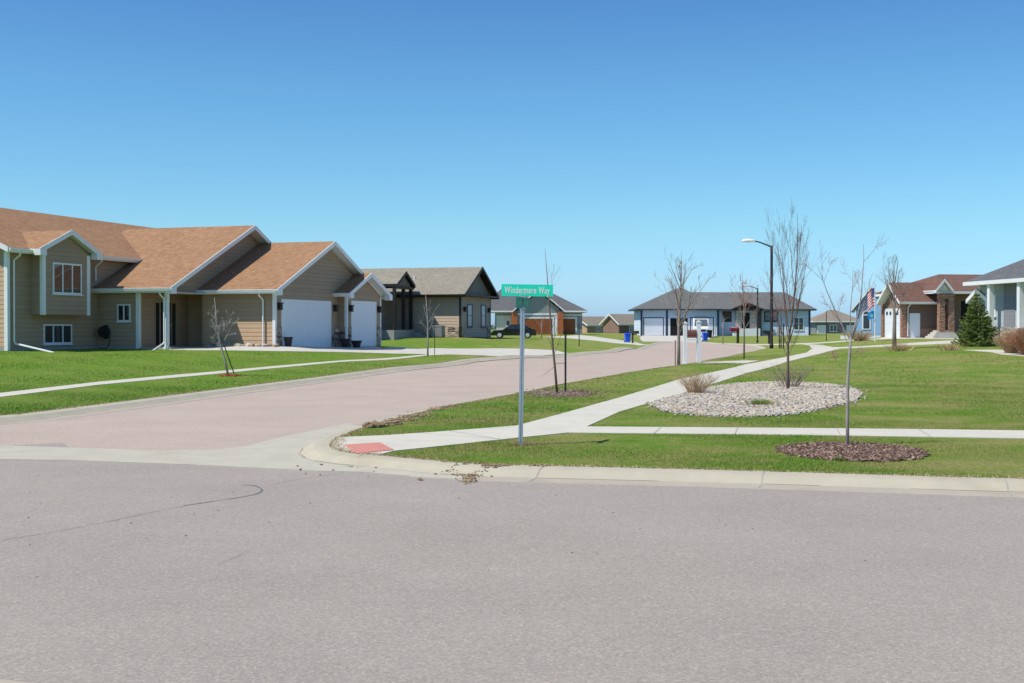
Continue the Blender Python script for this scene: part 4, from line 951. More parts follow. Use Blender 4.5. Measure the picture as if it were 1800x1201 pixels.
gable(B, 'y', -3.4, -1.85, -.3, 3.62, 4.5, 3.2, 7.2, 'brown_roof', 'dark', gut=False, ends=(1, 0))
s = MB(); s.prism([(-3.2, 3.5), (-.5, 3.5), (-1.85, 4.25)], 'y', 3.4, 3.6); s.build('porch_gable', M['batten'], B)
s = MB(); s.box(-3.4, -.2, 3.3, 3.55, 3.3, 3.49)
for x in (-3.3, -1.75, -.45): s.box(x - .1, x + .1, 3.35, 3.55, .6, 3.3)
s.build('porch_post', M['dark'], B)
s = MB(); s.box(-4.2, -.02, 3.1, 5.39, -.4, .55); s.box(-.9, -.02, 2.5, 3.09, -.4, .37); s.box(-.9, -.02, 2.1, 2.49, -.4, .18); s.build('porch_steps', M['foundation'], B)
d = MB(); d.box(-2.6, -1.6, 5.33, 5.385, .55, 2.75); d.build('door', M['void'], B)
window(B, '-y', 5.4, -4.4, -3.2, 1.2, 2.7, 2, .06, fm='dark')
window(B, '-y', 0, 1.3, 2.35, .75, 2.35, 1, .09, 'glassb', 'navy', True); window(B, '-y', 0, 4.2, 5.25, .75, 2.35, 1, .09, 'glassb', 'navy', True)
walllamp(B, '-y', 0, .6, 1.9); walllamp(B, '-y', 0, 5.8, 1.9)
s = MB(); s.box(-.03, .1, -.04, .09, 0, 2.9); s.box(6.22, 6.34, -.04, .09, 0, 2.9); each(s, 'corner_trim', M['dark'], B)
s = MB(); fbox(s, '-y', 0, .12, .7, -.3, .8, 0, .07); fbox(s, '-x', 0, .1, .9, -.3, .75, 0, .07); fbox(s, '-y', 0, 5.6, 6.2, -.3, .8, 0, .07); each(s, 'stone_veneer', M['stone'], B)
s = MB(); s.tube([(1.6, 4.0, 3.9), (1.6, 4.0, 4.35)], .06, 8); s.box(1.35, 1.85, 3.8, 4.1, 3.85, 3.93); s.build('roof_vent', M['white'], B)
ac = MB(); ac.box(-.35, .35, -.35, .35, 0, .7); ac.box(-.38, .38, -.38, .38, .7, .75); ac.disc((0, 0), 'z', .28, .75, .78)
for k in range(9): ac.box(-.365, .365, -.365, .365, .05 + k * .07, .07 + k * .07)
o = ac.build('air_conditioner', M['foundation']); bx, by = -3.5 + SP * -.8 - CP * 1.3, 85 + CP * -.8 + SP * 1.3; o.location = (bx, by, H(bx, by)); o.rotation_euler = (0, 0, math.pi / 2 - PHI)
tag(o, 'grey air conditioner box against the sunlit wall of the taupe house', 'air conditioner')

# ------------------------------------------------------------------ C: grey house with cedar garage doors
Cc = thing('grey_house', 'grey batten house with cedar garage doors and cedar pillars', 'house', (-2.25, 165, .85), 0)
w = MB(); w.box(0, 11.5, 0, 10, -.6, 3.0); w.build('wall', M['grey_siding'], Cc)
w = MB(); fbox(w, '-y', 0, .2, 2.2, -.5, 2.5, 0, .06); each(w, 'pale_panel', M['lt_siding'], Cc)
w = MB(); w.prism([(2.9, -.5), (8.6, -.5), (8.6, 3.1), (5.75, 5.7), (2.9, 3.1)], 'y', -1.0, .2); w.build('garage_gable', M['grey_siding'], Cc)
hip(Cc, -2.5, 12.2, -.6, 10.6, 3.15, 6.35, 'grey_roof', rx0=1, rx1=6.2)
gable(Cc, 'y', 2.3, 5.75, 9.2, 3.1, 6.0, -1.5, 4.5, 'grey_roof', gut=False, ends=(1, 0))
s = MB(); fbox(s, '-y', 0, 2.2, 2.95, -.4, 2.98, 0, 1.35); fbox(s, '-y', 0, 8.25, 8.95, -.4, 2.98, 0, 1.3); each(s, 'cedar_pillar', M['cedar'], Cc)
garage_door(Cc, '-y', -1.0, 3.45, 7.55, 0, 2.1, 'cedar_dark', cols=8, fw=.2); garage_door(Cc, '-y', 0, 9.0, 10.6, 0, 2.1, 'cedar_dark', cols=3, fw=.2)
s = MB(); fbox(s, '-y', -1.0, 3.0, 8.2, 2.55, 2.8, 0, .05); fbox(s, '-y', 0, 8.95, 11.5, 2.5, 2.65, 0, .05); fbox(s, '-y', -1, 7.85, 8.2, 0, 2.5, 0, .06); each(s, 'trim', M['white'], Cc)
window(Cc, '-y', -.06, 1.4, 2.05, 1.1, 1.95, 1, .1)

# car
def sedan(loc, rz):
    t = thing('parked_car', 'black sedan parked side on by the grey house driveway', 'car', loc, rz)
    m = MB(); body = [(-2.4, .28), (-2.38, .62), (-2.15, .78), (-1.0, .88), (1.55, .96), (2.25, .92), (2.36, .62), (2.32, .28)]
    m.prism(body, 'y', -.88, .88); m.build('body', M['carpaint'], t, bevel=.05)
    m = MB(); lo = [(-1.15, .86), (1.95, .93)]; up_ = [(-.35, 1.42), (.95, 1.43)]
    v = [(-1.15, -.80, .86), (1.95, -.80, .92), (1.95, .80, .92), (-1.15, .80, .86), (-.35, -.62, 1.42), (1.0, -.62, 1.43), (1.0, .62, 1.43), (-.35, .62, 1.42)]
    m.add(v, [(0, 3, 2, 1), (4, 5, 6, 7), (0, 1, 5, 4), (1, 2, 6, 5), (2, 3, 7, 6), (3, 0, 4, 7)]); m.build('roof', M['carpaint'], t, bevel=.04)
    m = MB()
    def sidequad(x0, x1, zb, zt, sh0, sh1):
        for s_ in (-1, 1):
            yb, yt = s_ * .802, s_ * .650
            m.add([(x0, yb, zb), (x1, yb, zb), (x1 - sh1, yt, zt), (x0 + sh0, yt, zt)], [(0, 1, 2, 3)])
    sidequad(-.93, .12, .93, 1.36, .55, .02); sidequad(.2, 1.55, .94, 1.36, .0, .62)
    m.add([(-1.16, -.72, .90), (-1.16, .72, .90), (-.40, .58, 1.41), (-.40, -.58, 1.41)], [(0, 1, 2, 3)]); m.add([(1.94, -.7, .98), (1.94, .7, .98), (1.05, .56, 1.42), (1.05, -.56, 1.42)], [(0, 1, 2, 3)])
    m.build('window', M['glass'], t)
    for x in (-1.48, 1.42):
        for s_ in (-1, 1):
            a, b_ = (.70, .92) if s_ > 0 else (-.92, -.70)
            wv = thing('x', None, None); bpy.data.objects.remove(wv)
            q = MB(); q.disc((x, .33), 'y', .33, a, b_, 20); wh = q.build('wheel', M['tyre'], t)
            q = MB(); oy = .925 * s_; q.disc((x, .33), 'y', .21, min(oy, .90 * s_), max(oy, .90 * s_), 16)
            for k in range(5):
                an = k * 1.2566; q.box(0, 0.001, 0, 0.001, 0, 0.001)
            q.build('rim', M['rim'], wh)
    for s_ in (-1, 1):
        q = MB(); q.box(-2.41, -2.2, s_ * .55, s_ * .86, .62, .74); q.build('headlight', M['rim'], t)
        q = MB(); q.box(2.2, 2.37, s_ * .5, s_ * .885, .72, .88); q.build('tail_light', M['redlens'], t)
        q = MB(); q.box(-.85, -.68, s_ * .86, s_ * 1.0, .92, 1.04); q.build('mirror', M['carpaint'], t)
    return t
pc = AT(904, 594, 138); sedan((pc[0], pc[1], H(pc[0], pc[1])), R(-3)).scale = (1.06,) * 3

# ------------------------------------------------------------------ D: pale blue-white house at the end
D = thing('pale_blue_house', 'long pale blue house with navy trim and grey hipped roof', 'house', (17.0, 170, .70), 0)
w = MB(); w.box(.45, 11.0, 0, 9, -.6, 3.5); w.box(11.0, 23.9, 1.6, 10, -.6, 3.5); w.build('wall', M['ice'], D)
hip(D, -.3, 11.5, -.6, 9.8, 3.62, 6.55, 'dgrey_roof', 'navy', rx0=5.9, rx1=6.9)
hip(D, 6.0, 24.6, 1.0, 10.8, 3.6, 6.05, 'dgrey_roof', 'navy', rx0=8.2, rx1=21.3)
s = MB()
for x in (.45, 3.9, 10.85): fbox(s, '-y', 0, x, x + .28, -.2, 3.4, 0, .05)
fbox(s, '-y', 1.6, 23.65, 23.92, -.2, 3.4, 0, .05); fbox(s, '-y', 1.6, 11.02, 11.2, -.2, 3.4, 0, .04); each(s, 'corner_trim', M['navy'], D)
garage_door(D, '-y', 0, .95, 3.5, .0, 2.35, fm='navy', cols=4); garage_door(D, '-y', 0, 7.3, 10.3, 0, 2.35, fm='navy', cols=4)
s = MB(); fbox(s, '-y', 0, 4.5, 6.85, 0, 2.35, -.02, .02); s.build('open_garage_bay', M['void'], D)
s = MB()
for u in (.5, 3.55, 4.2, 6.9, 10.35):
    fbox(s, '-y', 0, u + .02, u + .28, -.1, 2.33, 0, .035)
each(s, 'pale_pilaster', M['white'], D)
window(D, '-y', 1.6, 11.85, 13.1, 1.9, 3.3, 1, .14, 'glass', 'dark', True)
window(D, '-y', 1.6, 17.55, 19.5, 1.9, 3.3, 2, .14, 'glassb', 'dark', True)
window(D, '-y', 1.6, 21.6, 23.0, .7, 2.5, 2, .1, 'glass', 'white', True)
s = MB(); fbox(s, '-y', 1.6, 13.6, 17.0, -.1, 3.4, 0, .5); each(s, 'stone_veneer', M['pale_stone'], D)
s = MB(); fbox(s, '-y', 1.1, 14.4, 15.5, .95, 3.1, 0, .03); s.build('door', M['void'], D)
s = MB(); s.box(13.3, 16.6, -.6, 1.08, -.2, .95); s.box(13.0, 13.3, -.6, 1.05, -.2, .5); s.build('stoop', M['white'], D)
gable(D, 'y', 12.9, 15.0, 17.2, 3.62, 4.55, .3, 4, 'dgrey_roof', 'dark', gut=False)
s = MB(); s.box(16.6, 17.0, .5, .8, -.1, 3.4); s.build('porch_post', M['dark'], D)

def van(loc, rz):
    t = thing('parked_van', 'tall white van parked nose out on the pale driveway', 'van', loc, rz)
    m = MB(); m.prism([(-2.6, .4), (-2.6, 1.15), (-1.9, 1.35), (-1.25, 2.45), (2.5, 2.55), (2.55, .4)], 'y', -1.0, 1.0); m.build('body', M['vanpaint'], t, bevel=.07)
    m = MB(); m.add([(-1.93, -.88, 1.42), (-1.93, .88, 1.42), (-1.37, .80, 2.32), (-1.37, -.80, 2.32)], [(0, 1, 2, 3)]); m.build('windshield', M['glassb'], t)
    m = MB()
    for s_ in (-1, 1): m.add([(-1.7, s_ * 1.005, 1.45), (-.4, s_ * 1.005, 1.45), (-.4, s_ * 1.005, 2.25), (-1.25, s_ * 1.005, 2.25)], [(0, 1, 2, 3)])
    m.build('window', M['glass'], t)
    m = MB(); m.box(-2.64, -2.58, -.6, .6, .7, 1.0); m.build('grille', M['dark'], t)
    for s_ in (-1, 1): q = MB(); q.box(-2.66, -2.5, s_ * .66, s_ * .95, .8, 1.05); q.build('headlight', M['rim'], t)
    m = MB(); m.box(-1.3, 1.5, -.9, .9, 2.56, 2.68); m.build('roof_rack', M['dark'], t)
    for x in (-1.7, 1.6):
        for s_ in (-1, 1):
            q = MB(); q.disc((x, .38), 'y', .38, min(s_ * .8, s_ * 1.02), max(s_ * .8, s_ * 1.02), 18); wh = q.build('wheel', M['tyre'], t)
            q = MB(); q.disc((x, .38), 'y', .22, min(s_ * 1.0, s_ * 1.03), max(s_ * 1.0, s_ * 1.03), 14); q.build('rim', M['rim'], wh)
pv_ = AT(1232, 590, 165); van((pv_[0], pv_[1], H(pv_[0], pv_[1])), R(82))

# ------------------------------------------------------------------ E: brown house
zE = .92; E = thing('brown_house', 'brown brick house with red brown roof and white garage doors', 'house', (31.8, 102, zE), R(10.5))
w = MB(); w.box(0, 3.4, 0, 2.9, -.6, 2.85); w.box(.3, 12, 2.9, 3.7, -.6, 2.7); w.box(4.0, 12, 3.6, 10, -.6, 2.9); w.prism([(0, 2.85), (2.9, 2.85), (1.35, 4.2)], 'x', 0, .3); w.box(3.4, 12, .5, 9, -.6, 3.7); w.build('wall', M['brickred'], E)
gable(E, 'x', -.6, 1.3, 3.2, 2.92, 4.55, -.6, 3.6, 'red_roof', ends=(1, 0))
gable(E, 'x', 2.4, 5.0, 10.6, 2.95, 4.45, 3.6, 7.5, 'red_roof', ends=(1, 0))
hip(E, 2.1, 14, -1.2, 10, 3.78, 5.40, 'red_roof', rx0=5.7, rx1=10.5)
s = MB(); fbox(s, '-x', 0, -.0, .25, 0, 2.84, 0, .05); fbox(s, '-y', 0, 0.0, .35, 0, 2.84, 0, .05); fbox(s, '-y', 0, .351, .56, -.1, .75, 0, .05); fbox(s, '-y', 0, 1.61, 3.4, -.1, .75, 0, .05); fbox(s, '-x', 0, 2.96 + .2, 3.6, 0, 2.84, -.3, .05)
each(s, 'brick_veneer', M['brick'], E)
garage_door(E, '-x', 0, .42, 2.8, 0, 2.3, cols=4, glz=True, fw=.1)
window(E, '-y', 0, .62, 1.55, .02, 2.0, 1, .05, 'glassb', 'white', name='side_door')
d = MB(); fbox(d, '-y', 0, .68, 1.49, .08, 1.94, .021, .05); d.build('door', M['white_door'], E)
s = MB()
for x0, x1 in ((2.6, 3.05), (3.4, 3.85)):
    s.prism([(x0 - .05, -.3), (x1 + .05, -.3), (x1, 3.6), (x0, 3.6)], 'y', -1.3, -.9)
s.box(2.58, 3.87, -1.35, -.85, 3.15, 3.60); s.build('entry_column', M['brick'], E)
s = MB(); fbox(s, '-y', .5, 3.7, 4.7, .3, 3.2, -.01, .03); fbox(s, '-y', .5, 5.5, 6.6, 1.3, 3.0, 0, .03); each(s, 'dark_entry_panel', M['void'], E)  # first panel paints in the dark of the recess behind the entry columns
gable(E, 'y', 2.1, 2.85, 3.6, 3.85, 4.75, -1.6, 2.6, 'red_roof', gut=False, ends=(1, 0))
s = MB(); s.prism([(2.3, 3.8), (3.4, 3.8), (2.85, 4.5)], 'y', -1.35, -1.0); s.build('porch_gable', M['lt_siding'], E)
s = MB()
for k in range(4): s.box(1.7 + .22 * k, 3.9, -1.9 + .22 * k, -.6, -.3, .15 + .15 * k)
s.build('steps', M['walk'], E)
downspout(E, '-y', 0, .45, 2.8, .0, 0, out=.5)
# flagpole
fp = G(1538, 601.5); fz = H(*fp); sc_ = fp[1] / FPX
T = thing('flagpole', 'white flagpole in front of the brown house garage', 'flagpole', (*fp, fz))
ht = CZ + (577 - 503) * sc_ - fz
MB().tube([(0, 0, -.1), (0, 0, ht)], [.045, .03], 8).build('pole', M['white'], T); MB().disc((0, 0), 'z', .06, ht, ht + .1, 10).build('finial', M['rim'], T)
def flag_pts(w_, h_, z0, n=10, rows=13, seed=0):
    vs = []
    for j in range(rows + 1):
        for i in range(n + 1):
            u = i / n; v = j / rows
            x = -.05 - u * w_ * .55; y = .10 * math.sin(u * 7 + v * 2 + seed) * u; z = z0 - v * h_ - u * u * h_ * .35
            vs.append((x, y, z))
    return vs, n, rows
def flag(name, label, z0, w_, h_, us, seed):
    t = thing(name, label, 'flag', (*fp, fz)); vs, n, rows = flag_pts(w_, h_, z0, 10, 13, seed)
    red, wh, bl = MB(), MB(), MB()
    for j in range(rows):
        for i in range(n):
            q = [vs[j * (n + 1) + i], vs[j * (n + 1) + i + 1], vs[(j + 1) * (n + 1) + i + 1], vs[(j + 1) * (n + 1) + i]]
            tgt = bl if (not us or (i < 4 and j < 7)) else (red if j % 2 == 0 else wh)
            tgt.add(q, [(0, 1, 2, 3)])
            if us and i < 4 and j < 7 and (i + j) % 2 == 0:
                c = sum((Vector(p) for p in q), Vector()) / 4 + Vector((0, -.012, 0)); wh.add([c + Vector((-.02, 0, -.02)), c + Vector((.02, 0, -.02)), c + Vector((0, 0, .025))], [(0, 1, 2)])
    if us: red.build('red_stripes', M['flagred'], t); wh.build('white_stripes', M['flagwhite'], t); bl.build('canton', M['flagblue'], t)
    else:
        bl.build('cloth', M['flagsky'], t); e = MB(); e.disc((-.30, z0 - .38), 'y', .13, -.14, -.13, 14); e.build('emblem', M['signfaint'], t)
    return t
flag('flag', 'red and white striped national flag hanging from the flagpole', ht - .12, .95, 1.45, True, 0)
flag('flag', 'sky blue flag hanging below the striped one', ht - 1.95, .95, .6, False, 1)

# blue gabled house
Bh = thing('blue_house', 'blue house with steep gable and white arched window', 'house', (35.2, 128, .8), R(-17)); 
w = MB(); w.prism([(0, -.5), (3.6, -.5), (3.6, 2.6), (1.4, 5.0), (0, 3.0)], 'y', 0, 9); w.build('wall', M['blue'], Bh)
gable(Bh, 'y', -.5, 1.5, 4.2, 2.75, 5.15, -.4, 9.4, 'red_roof', gut=False, ze1=2.5)
aw = MB(); cx, zb, hw = 1.0, .75, .42
ol = [(cx - hw, zb), (cx + hw, zb), (cx + hw, 2.3)] + [(cx + hw * math.cos(a), 2.3 + hw * math.sin(a)) for a in [math.pi * k / 10 for k in range(1, 10)]] + [(cx - hw, 2.3)]
aw.prism(ol, 'y', -.06, -.001); wa = aw.build('arched_window', M['white'], Bh)
hw2 = .30; gl_ = [(cx - hw2, zb + .12), (cx + hw2, zb + .12), (cx + hw2, 2.2), (cx - hw2, 2.2)]; q = MB(); q.prism(gl_, 'y', -.08, -.061)
q.prism([(cx + hw2, 2.32)] + [(cx + hw2 * math.cos(a), 2.32 + hw2 * math.sin(a)) for a in [math.pi * k / 8 for k in range(1, 8)]] + [(cx - hw2, 2.32)], 'y', -.08, -.061); q.build('pane', M['glass'], wa)
s = MB(); s.box(-1.5, 4, -1.5, -1.2, -.4, .15); s.build('planter_edge', M['white'], Bh)

# ------------------------------------------------------------------ F: grey house at the right edge
F = thing('light_grey_house', 'light grey house with porch columns at the right edge', 'house', (24.9, 61, .80), R(7.8))
w = MB(); w.box(0, 12, -9, 4.2, -.5, 3.1); w.prism([(3.3, -.5), (5.1, -.5), (5.1, 2.35), (4.3, 2.8), (3.3, 2.35)], 'x', .3, 10); w.build('wall', M['lgrey'], F)
hip(F, -.8, 13, -10, 4.35, 3.30, 6.5, 'grey_roof', 'white', rx0=5, rx1=7)
gable(F, 'x', 3.2, 4.35, 5.35, 2.4, 2.95, -.1, 10, 'grey_roof', gut=False)
window(F, '-x', 0, 2.5, 3.5, 1.5, 2.6, 1, .12, 'glass', 'white', True)
window(F, '-x', 0, -.2, .35, .7, 2.7, 1, .16, 'glassb', 'white')
window(F, '-x', 0, -2.2, -1.0, 1.2, 2.7, 1, .12, 'glass', 'white', True)
s = MB(); s.box(-.7, -.45, 1.9, 2.15, .9, 3.1); s.box(-.7, -.45, -.9, -.65, .9, 3.1); s.box(-.05, .12, 4.1, 4.25, 0, 3.1); each(s, 'porch_column', M['white'], F)
s = MB(); s.box(-.95, -.5, 1.4, 2.0, -.3, .9); s.box(-.95, -.5, -1.2, -.5, -.3, .9); fbox(s, '-x', 0, .4, 4.15, -.3, .95, 0, .06); each(s, 'stone_veneer', M['pale_stone'], F)
s = MB(); fbox(s, '-x', 0, .7, 1.75, .95, 3.3, 0, .03); s.build('recess_shade', M['dtaupe'], F)  # flat panel on the wall, its dark colour standing for the recess's shade

# ------------------------------------------------------------------ far houses
def far_house(name, label, loc, rz, W, Dp, ze, zr, wm, rm, tm='white', fz=-.5, hipped=False, wins=(), doors=(), frontgable=None):
    t = thing(name, label, 'house', loc, rz); w = MB()
    if hipped: w.box(0, W, 0, Dp, fz, ze); w.build('wall', M[wm], t); hip(t, -.5, W + .5, -.5, Dp + .5, ze + .1, zr, rm, tm)
    else:
        w.prism([(0, fz), (Dp, fz), (Dp, ze), (Dp / 2, zr - .2), (0, ze)], 'x', 0, W); w.build('wall', M[wm], t); gable(t, 'x', -.5, Dp / 2, Dp + .5, ze + .05, zr, -.4, W + .4, rm, tm, gut=False)
    for a, b_, c, d_ in wins: window(t, '-y', 0, a, b_, c, d_, 2, .1, mull=True)
    for a, b_, c in doors: garage_door(t, '-y', 0, a, b_, 0, c, cols=3)
    return t
p = AT(1032, 588, 215); far_house('fawn_house', 'low fawn house left of the blue recycling bin', (p[0], p[1], .85), R(38), 7.5, 5.5, 1.35, 2.9, 'tan', 'far_roof', wins=((2, 3.2, .3, 1.1),))
p = AT(1088, 588, 200); far_house('fawn_house', 'fawn gabled house tucked behind the pale blue house', (p[0], p[1], .8), R(30), 8.5, 4.5, 1.5, 3.2, 'brickred', 'far_roof', wins=((2, 3.0, .3, 1.2), (4.5, 5.5, .3, 1.2)))
p = AT(1434, 590, 200); far_house('charcoal_house', 'charcoal house with hipped fawn roof between lamp and pale house', (p[0], p[1], .55), 0, 7.2, 7, 2.2, 4.2, 'dtaupe', 'far_roof', hipped=True, wins=((2.2, 3.4, .6, 1.7),), doors=((.3, 1.5, 1.5), (5.0, 6.6, 1.5)))

# ------------------------------------------------------------------ street furniture
# street sign
sb = G(915, 783); sz = H(*sb); S = thing('street_sign', 'green street name sign on a perforated grey post at the corner', 'street sign', (*sb, sz))
ppm = FPX / sb[1]; top = CZ + (577 - 500) / ppm - sz
lean = R(.7)
m = MB(); w_ = .030
m.prism([(-w_, -w_), (w_, -w_), (w_, w_), (-w_, w_)], 'z', -.2, top - .31); po = m.build('post', M['galv'], S, bevel=.003)
m = MB()
for k in range(78): m.disc((0, .05 + k * .0254), 'y', .0068, -w_ - .0012, -w_ + .003, 8)
m.build('perforations', M['dark'], po)
m = MB(); m.box(-.045, .045, -.012, .012, top - .33, top - .17 - .14); m.box(-.02, .02, -.035, .035, top - .335, top - .30); m.box(-.03, .03, -.02, .02, top - .18, top - .145); m.build('bracket', M['galv'], S)
bw, bh = .69, .158; cxs = (922.5 - 915) / ppm
m = MB(); m.box(cxs - bw / 2, cxs + bw / 2, -.003, .003, top - bh, top); bl = m.build('sign_blade', M['signgreen'], S); bl['label'] = 'long bright green blade reading Windermere Way'
def text_mesh(txt, size, sx):
    cu = bpy.data.curves.new('t', 'FONT'); cu.body = txt; cu.size = size; cu.align_x = 'CENTER'; cu.align_y = 'CENTER'; cu.extrude = .0008; cu.offset = .0024; cu.space_character = 1.12
    ob = bpy.data.objects.new('t', cu); C.objects.link(ob); dg = bpy.context.evaluated_depsgraph_get(); me = bpy.data.meshes.new_from_object(ob.evaluated_get(dg)); bpy.data.objects.remove(ob)
    o = bpy.data.objects.new('lettering', me); C.objects.link(o); me.materials.clear(); me.materials.append(M['signwhite']); o.scale = (sx, 1, 1); o.rotation_euler = (R(90), 0, 0); return o
tx = text_mesh('Windermere Way', .125, .585); tx.parent = bl; tx.location = (cxs, -.0045, top - bh / 2 - .004)
# cross blade seen nearly edge on
m = MB(); ca, sa = math.cos(R(72)), math.sin(R(72)); L2 = .30
def xb(u, z, t_): return (ca * u - sa * t_, sa * u + ca * t_, z)
def xbox(mb, u0, u1, z0, z1, t0, t1):
    v = [xb(u, z, t) for z in (z0, z1) for u, t in ((u0, t0), (u1, t0), (u1, t1), (u0, t1))]
    mb.add(v, [(0, 3, 2, 1), (4, 5, 6, 7), (0, 1, 5, 4), (1, 2, 6, 5), (2, 3, 7, 6), (3, 0, 4, 7)])
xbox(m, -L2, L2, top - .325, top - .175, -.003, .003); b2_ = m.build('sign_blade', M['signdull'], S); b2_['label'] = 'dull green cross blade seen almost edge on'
m = MB(); rr = random.Random(2); u = -.24
while u < .22:
    ww = rr.uniform(.018, .035); hh = rr.choice((.06, .08, .06)); xbox(m, u, u + ww * .4, top - .285, top - .285 + hh, -.0045, -.0032); u += ww * 1.25
m.build('faded_lettering', M['signfaint'], b2_)
S.rotation_euler = (0, R(.9), 0)

# street lamps
def lamp(loc, h, rz, label):
    t = thing('street_lamp', label, 'street lamp', loc, rz, 'street lamps')
    m = MB(); m.tube([(0, 0, -.1), (0, 0, .35), (0, 0, .36), (0, 0, h)], [.15, .15, .12, .10], 10); m.build('pole', M['black_metal'], t, True)
    m = MB(); m.tube([(0, 0, h - .12), (-.45, 0, h + .08), (-1.0, 0, h + .28), (-1.35, 0, h + .34)], [.06, .055, .05, .045], 8); m.build('arm', M['black_metal'], t, True)
    m = MB(); n = 12; prof = [(-1.2, .06, .07), (-1.4, .14, .12), (-1.8, .2, .18), (-2.15, .17, .15), (-2.35, .07, .06)]
    vs = [(x, w * math.cos(6.2832 * k / n), h + .36 + hh * math.sin(6.2832 * k / n) * (1 if math.sin(6.2832 * k / n) > 0 else .6)) for x, w, hh in prof for k in range(n)]
    m.add(vs, [(i * n + k, i * n + (k + 1) % n, (i + 1) * n + (k + 1) % n, (i + 1) * n + k) for i in range(4) for k in range(n)] + [tuple(range(n)), tuple(range(4 * n, 5 * n))]); hd = m.build('lamp_head', M['lamp_white'], t, True)
    m = MB(); n = 12; m.add([(-1.85 + .2 * math.cos(6.2832 * k / n), .11 * math.sin(6.2832 * k / n), h + .31) for k in range(n)] + [(-1.85, 0, h + .23)], [(k, (k + 1) % n, n) for k in range(n)]); m.build('lens', M['glassb'], hd)
    return t
l1 = G(1356, 613); lz = H(*l1); LH = CZ + (577 - 432) * l1[1] / FPX - lz
L1 = lamp((*l1, lz), LH, 0, 'tall black street lamp with grey head beside the curving path')
l2 = G(1331.5, 602.5); o = copy_tree(L1); k2 = (CZ + (577 - 507) * l2[1] / FPX - H(*l2)) / LH; o.location = (*l2, H(*l2)); o.scale = (k2,) * 3; o['label'] = 'farther black street lamp in front of the pale blue house'
l3 = G(1452.5, 598.5); o = copy_tree(L1); k3 = (CZ + (577 - 547) * l3[1] / FPX - H(*l3)) / LH; o.location = (*l3, H(*l3)); o.scale = (k3,) * 3; o.rotation_euler = (0, 0, R(195)); o['label'] = 'short far street lamp in front of the charcoal house'

# mailbox stand (near)
mb_ = G(1216, 638.5); mz = H(*mb_); s_ = mb_[1] / FPX
T = thing('mailbox_stand', 'white two post mailbox stand beside the spreading bare tree', 'mailbox', (*mb_, mz))
def px2(px, py): return (px - 1216) * s_, CZ - (py - 577) * s_ - mz
for x0, x1, zt in ((1201, 1207.3, 569), (1224.5, 1231.5, 567)):
    a = px2(x0, 0)[0]; b_ = px2(x1, 0)[0]; z1_ = px2(0, zt)[1]; m = MB(); m.box(a, b_, -.09, .09, -.1, z1_); m.box(a - .02, b_ + .02, -.11, .11, z1_, z1_ + .03); m.prism([(a - .01, z1_ + .03), (b_ + .01, z1_ + .03), ((a + b_) / 2, z1_ + .10)], 'y', -.1, .1); m.build('post', M['white'], T)
a, zt = px2(1207.3, 580); b_, zb = px2(1224.5, 594); m = MB()
m.prism([(-.11, zb), (.11, zb), (.11, zt - .1)] + [(.11 * math.cos(x), zt - .1 + .1 * math.sin(x)) for x in [math.pi * k / 8 for k in range(1, 8)]] + [(-.11, zt - .1)], 'x', a + .01, b_ - .01); bx_ = m.build('mailbox', M['mailbrown'], T)
m = MB(); m.box(a + .02, b_ - .02, -.115, -.111, zb + .1, zb + .13); m.build('flag_arm', M['mailred'], bx_)
m = MB(); m.box(a, b_, -.12, .12, zb - .12, zb - .04); m.build('shelf', M['white'], T)
def mailbox(px, py, label, m_, ang, sc=1.0):
    q = G(px, py); t = thing('mailbox_post', label, 'mailbox', (*q, H(*q)), ang, 'mailboxes on single posts')
    m = MB(); m.box(-.1, .1, -.1, .1, -.1, 1.1); m.box(-.1, .1, -.5, .1, .98, 1.08); m.build('post', M['brown'], t)
    m = MB(); m.prism([(-.16, 1.1), (.16, 1.1), (.16, 1.32)] + [(.16 * math.cos(x), 1.32 + .14 * math.sin(x)) for x in [math.pi * k / 8 for k in range(1, 8)]] + [(-.16, 1.32)], 'y', -.75, .1); m.build('mailbox', M[m_], t)
    t.scale = (sc,) * 3; return t
mailbox(1112, 603.5, 'dark brown mailbox on a post beside the left blue bin', 'brown', R(90), .9)
mailbox(1297, 603.5, 'dark red mailbox on a post left of the farther street lamp', 'mailred', R(-80), 1.0)
mailbox(1352, 604.5, 'dark mailbox on a post just behind the tall street lamp', 'dark', R(-80), .8)

# bins
def bin_(loc, m_, label, group=None, sc=1):
    t = thing('wheeled_bin', label, 'bin', loc, R(8), group)
    m = MB(); v = [(-.24, -.26, .06), (.24, -.26, .06), (.24, .26, .06), (-.24, .26, .06), (-.31, -.34, 1.0), (.31, -.34, 1.0), (.31, .34, 1.0), (-.31, .34, 1.0)]
    m.add(v, [(0, 3, 2, 1), (4, 5, 6, 7), (0, 1, 5, 4), (1, 2, 6, 5), (2, 3, 7, 6), (3, 0, 4, 7)]); m.build('body', M[m_], t, bevel=.02)
    m = MB(); m.prism([(-.37, 1.0), (.36, 1.0), (.36, 1.08), (-.3, 1.1)], 'x', -.33, .33); m.build('lid', M[m_], t)
    for s_ in (-1, 1): m = MB(); m.disc((.27, .1), 'x', .11, min(s_ * .25, s_ * .31), max(s_ * .25, s_ * .31), 12); m.build('wheel', M['tyre'], t)
    t.scale = (sc,) * 3; return t
q = G(1103, 602.5); b1_ = bin_((*q, H(*q)), 'bluebin', 'blue recycling bin at the left kerb beside a brown mailbox', 'blue recycling bins', .95)
q = G(1239.5, 600); b2b = copy_tree(b1_); b2b.location = (*q, H(*q)); b2b['label'] = 'blue recycling bin at the driveway edge right of the van'
q = G(1247, 594.5); bin_((*q, H(*q)), 'blackbin', 'black wheeled bin standing behind the right blue bin', None, .95)

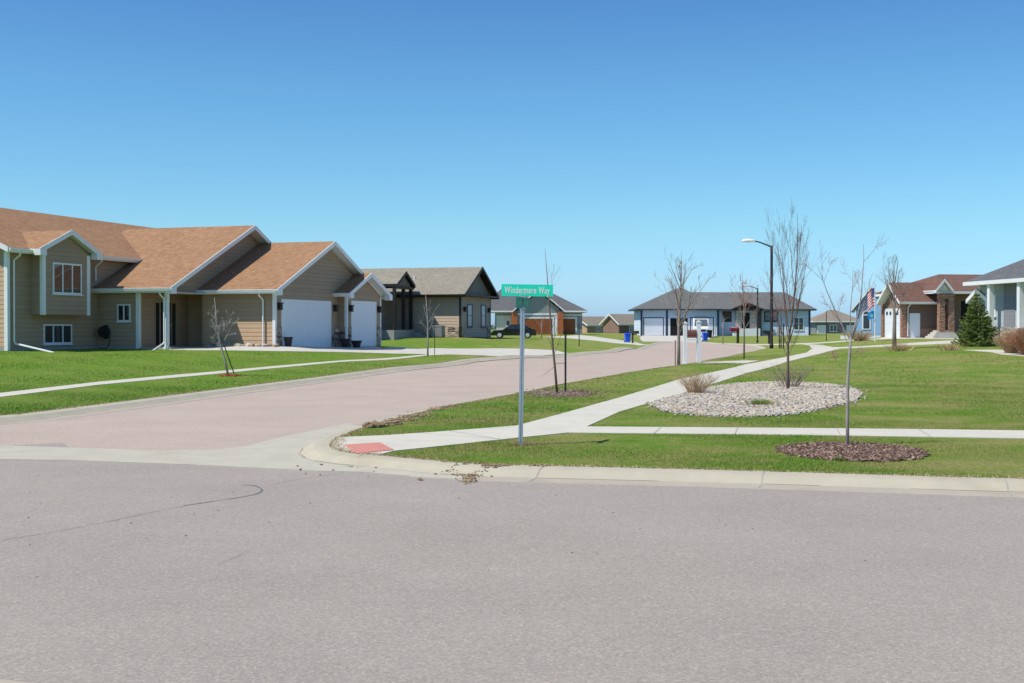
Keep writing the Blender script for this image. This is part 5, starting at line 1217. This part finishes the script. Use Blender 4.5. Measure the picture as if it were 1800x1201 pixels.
# distant treeline (bare woods far off)
V = []; rr = random.Random(9)
for k in range(9000):
    x = rr.uniform(-420, 520); y = 950 + rr.uniform(-20, 20); hh = (3.5 + 2.2 * math.sin(x * .02) + 1.6 * math.sin(x * .071 + 1)) ; z = .8 + rr.uniform(0, max(.8, hh)); s = rr.uniform(.5, 1.3)
    for _ in range(3): V.append((x + rr.gauss(0, s), y + rr.gauss(0, s), z + rr.gauss(0, s * .8)))
V = np.array(V); M['farwood'] = plain('distant_woods', (0.16, 0.17, 0.16), 1.0, .2, .1)
tag(npmesh('distant_woods', V, np.arange(len(V)).reshape(-1, 3), M['farwood']), kind='stuff', label='low bare woods along the far horizon', cat='woods')

# ------------------------------------------------------------------ light, sky, camera
SUN_AZ = math.atan2(-.9, -.43); EL = R(57)
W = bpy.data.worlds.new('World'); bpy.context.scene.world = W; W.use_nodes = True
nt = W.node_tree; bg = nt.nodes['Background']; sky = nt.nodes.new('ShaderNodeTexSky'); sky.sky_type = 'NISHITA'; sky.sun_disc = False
sky.sun_elevation = EL; sky.sun_rotation = SUN_AZ; sky.air_density = 1.0; sky.dust_density = 0.4; sky.ozone_density = 3.0; sky.altitude = 400
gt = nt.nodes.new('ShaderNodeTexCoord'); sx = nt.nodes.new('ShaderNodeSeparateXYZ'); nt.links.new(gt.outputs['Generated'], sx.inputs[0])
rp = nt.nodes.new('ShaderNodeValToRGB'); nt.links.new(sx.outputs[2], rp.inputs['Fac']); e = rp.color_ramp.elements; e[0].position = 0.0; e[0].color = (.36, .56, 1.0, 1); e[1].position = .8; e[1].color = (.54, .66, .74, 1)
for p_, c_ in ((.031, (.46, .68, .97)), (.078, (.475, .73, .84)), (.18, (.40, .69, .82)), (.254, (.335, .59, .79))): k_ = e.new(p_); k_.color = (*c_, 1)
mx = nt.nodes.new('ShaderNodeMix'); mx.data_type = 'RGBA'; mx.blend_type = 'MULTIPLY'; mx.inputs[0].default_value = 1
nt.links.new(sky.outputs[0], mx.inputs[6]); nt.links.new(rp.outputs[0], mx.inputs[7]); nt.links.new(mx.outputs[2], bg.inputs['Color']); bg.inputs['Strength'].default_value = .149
sl = bpy.data.lights.new('sun', 'SUN'); sl.energy = 4.05; sl.angle = R(.53); sl.color = (1, .93, .81); so = bpy.data.objects.new('sun', sl); C.objects.link(so)
sd = Vector((math.cos(EL) * math.sin(SUN_AZ), math.cos(EL) * math.cos(SUN_AZ), math.sin(EL))); so.rotation_euler = sd.to_track_quat('Z', 'Y').to_euler(); so.location = (-20, -20, 40)
cam = bpy.data.cameras.new('camera'); co = bpy.data.objects.new('camera', cam); C.objects.link(co); bpy.context.scene.camera = co
cam.sensor_fit = 'HORIZONTAL'; cam.sensor_width = 36; cam.lens = 36 * FPX / 1800; cam.clip_start = .1; cam.clip_end = 6000
co.location = (0, 0, CZ); co.rotation_euler = (math.pi / 2 - PITCH, 0, 0)
vs = bpy.context.scene.view_settings; vs.view_transform = 'Standard'; vs.look = 'None'; vs.exposure = 0.2; vs.gamma = 1.0
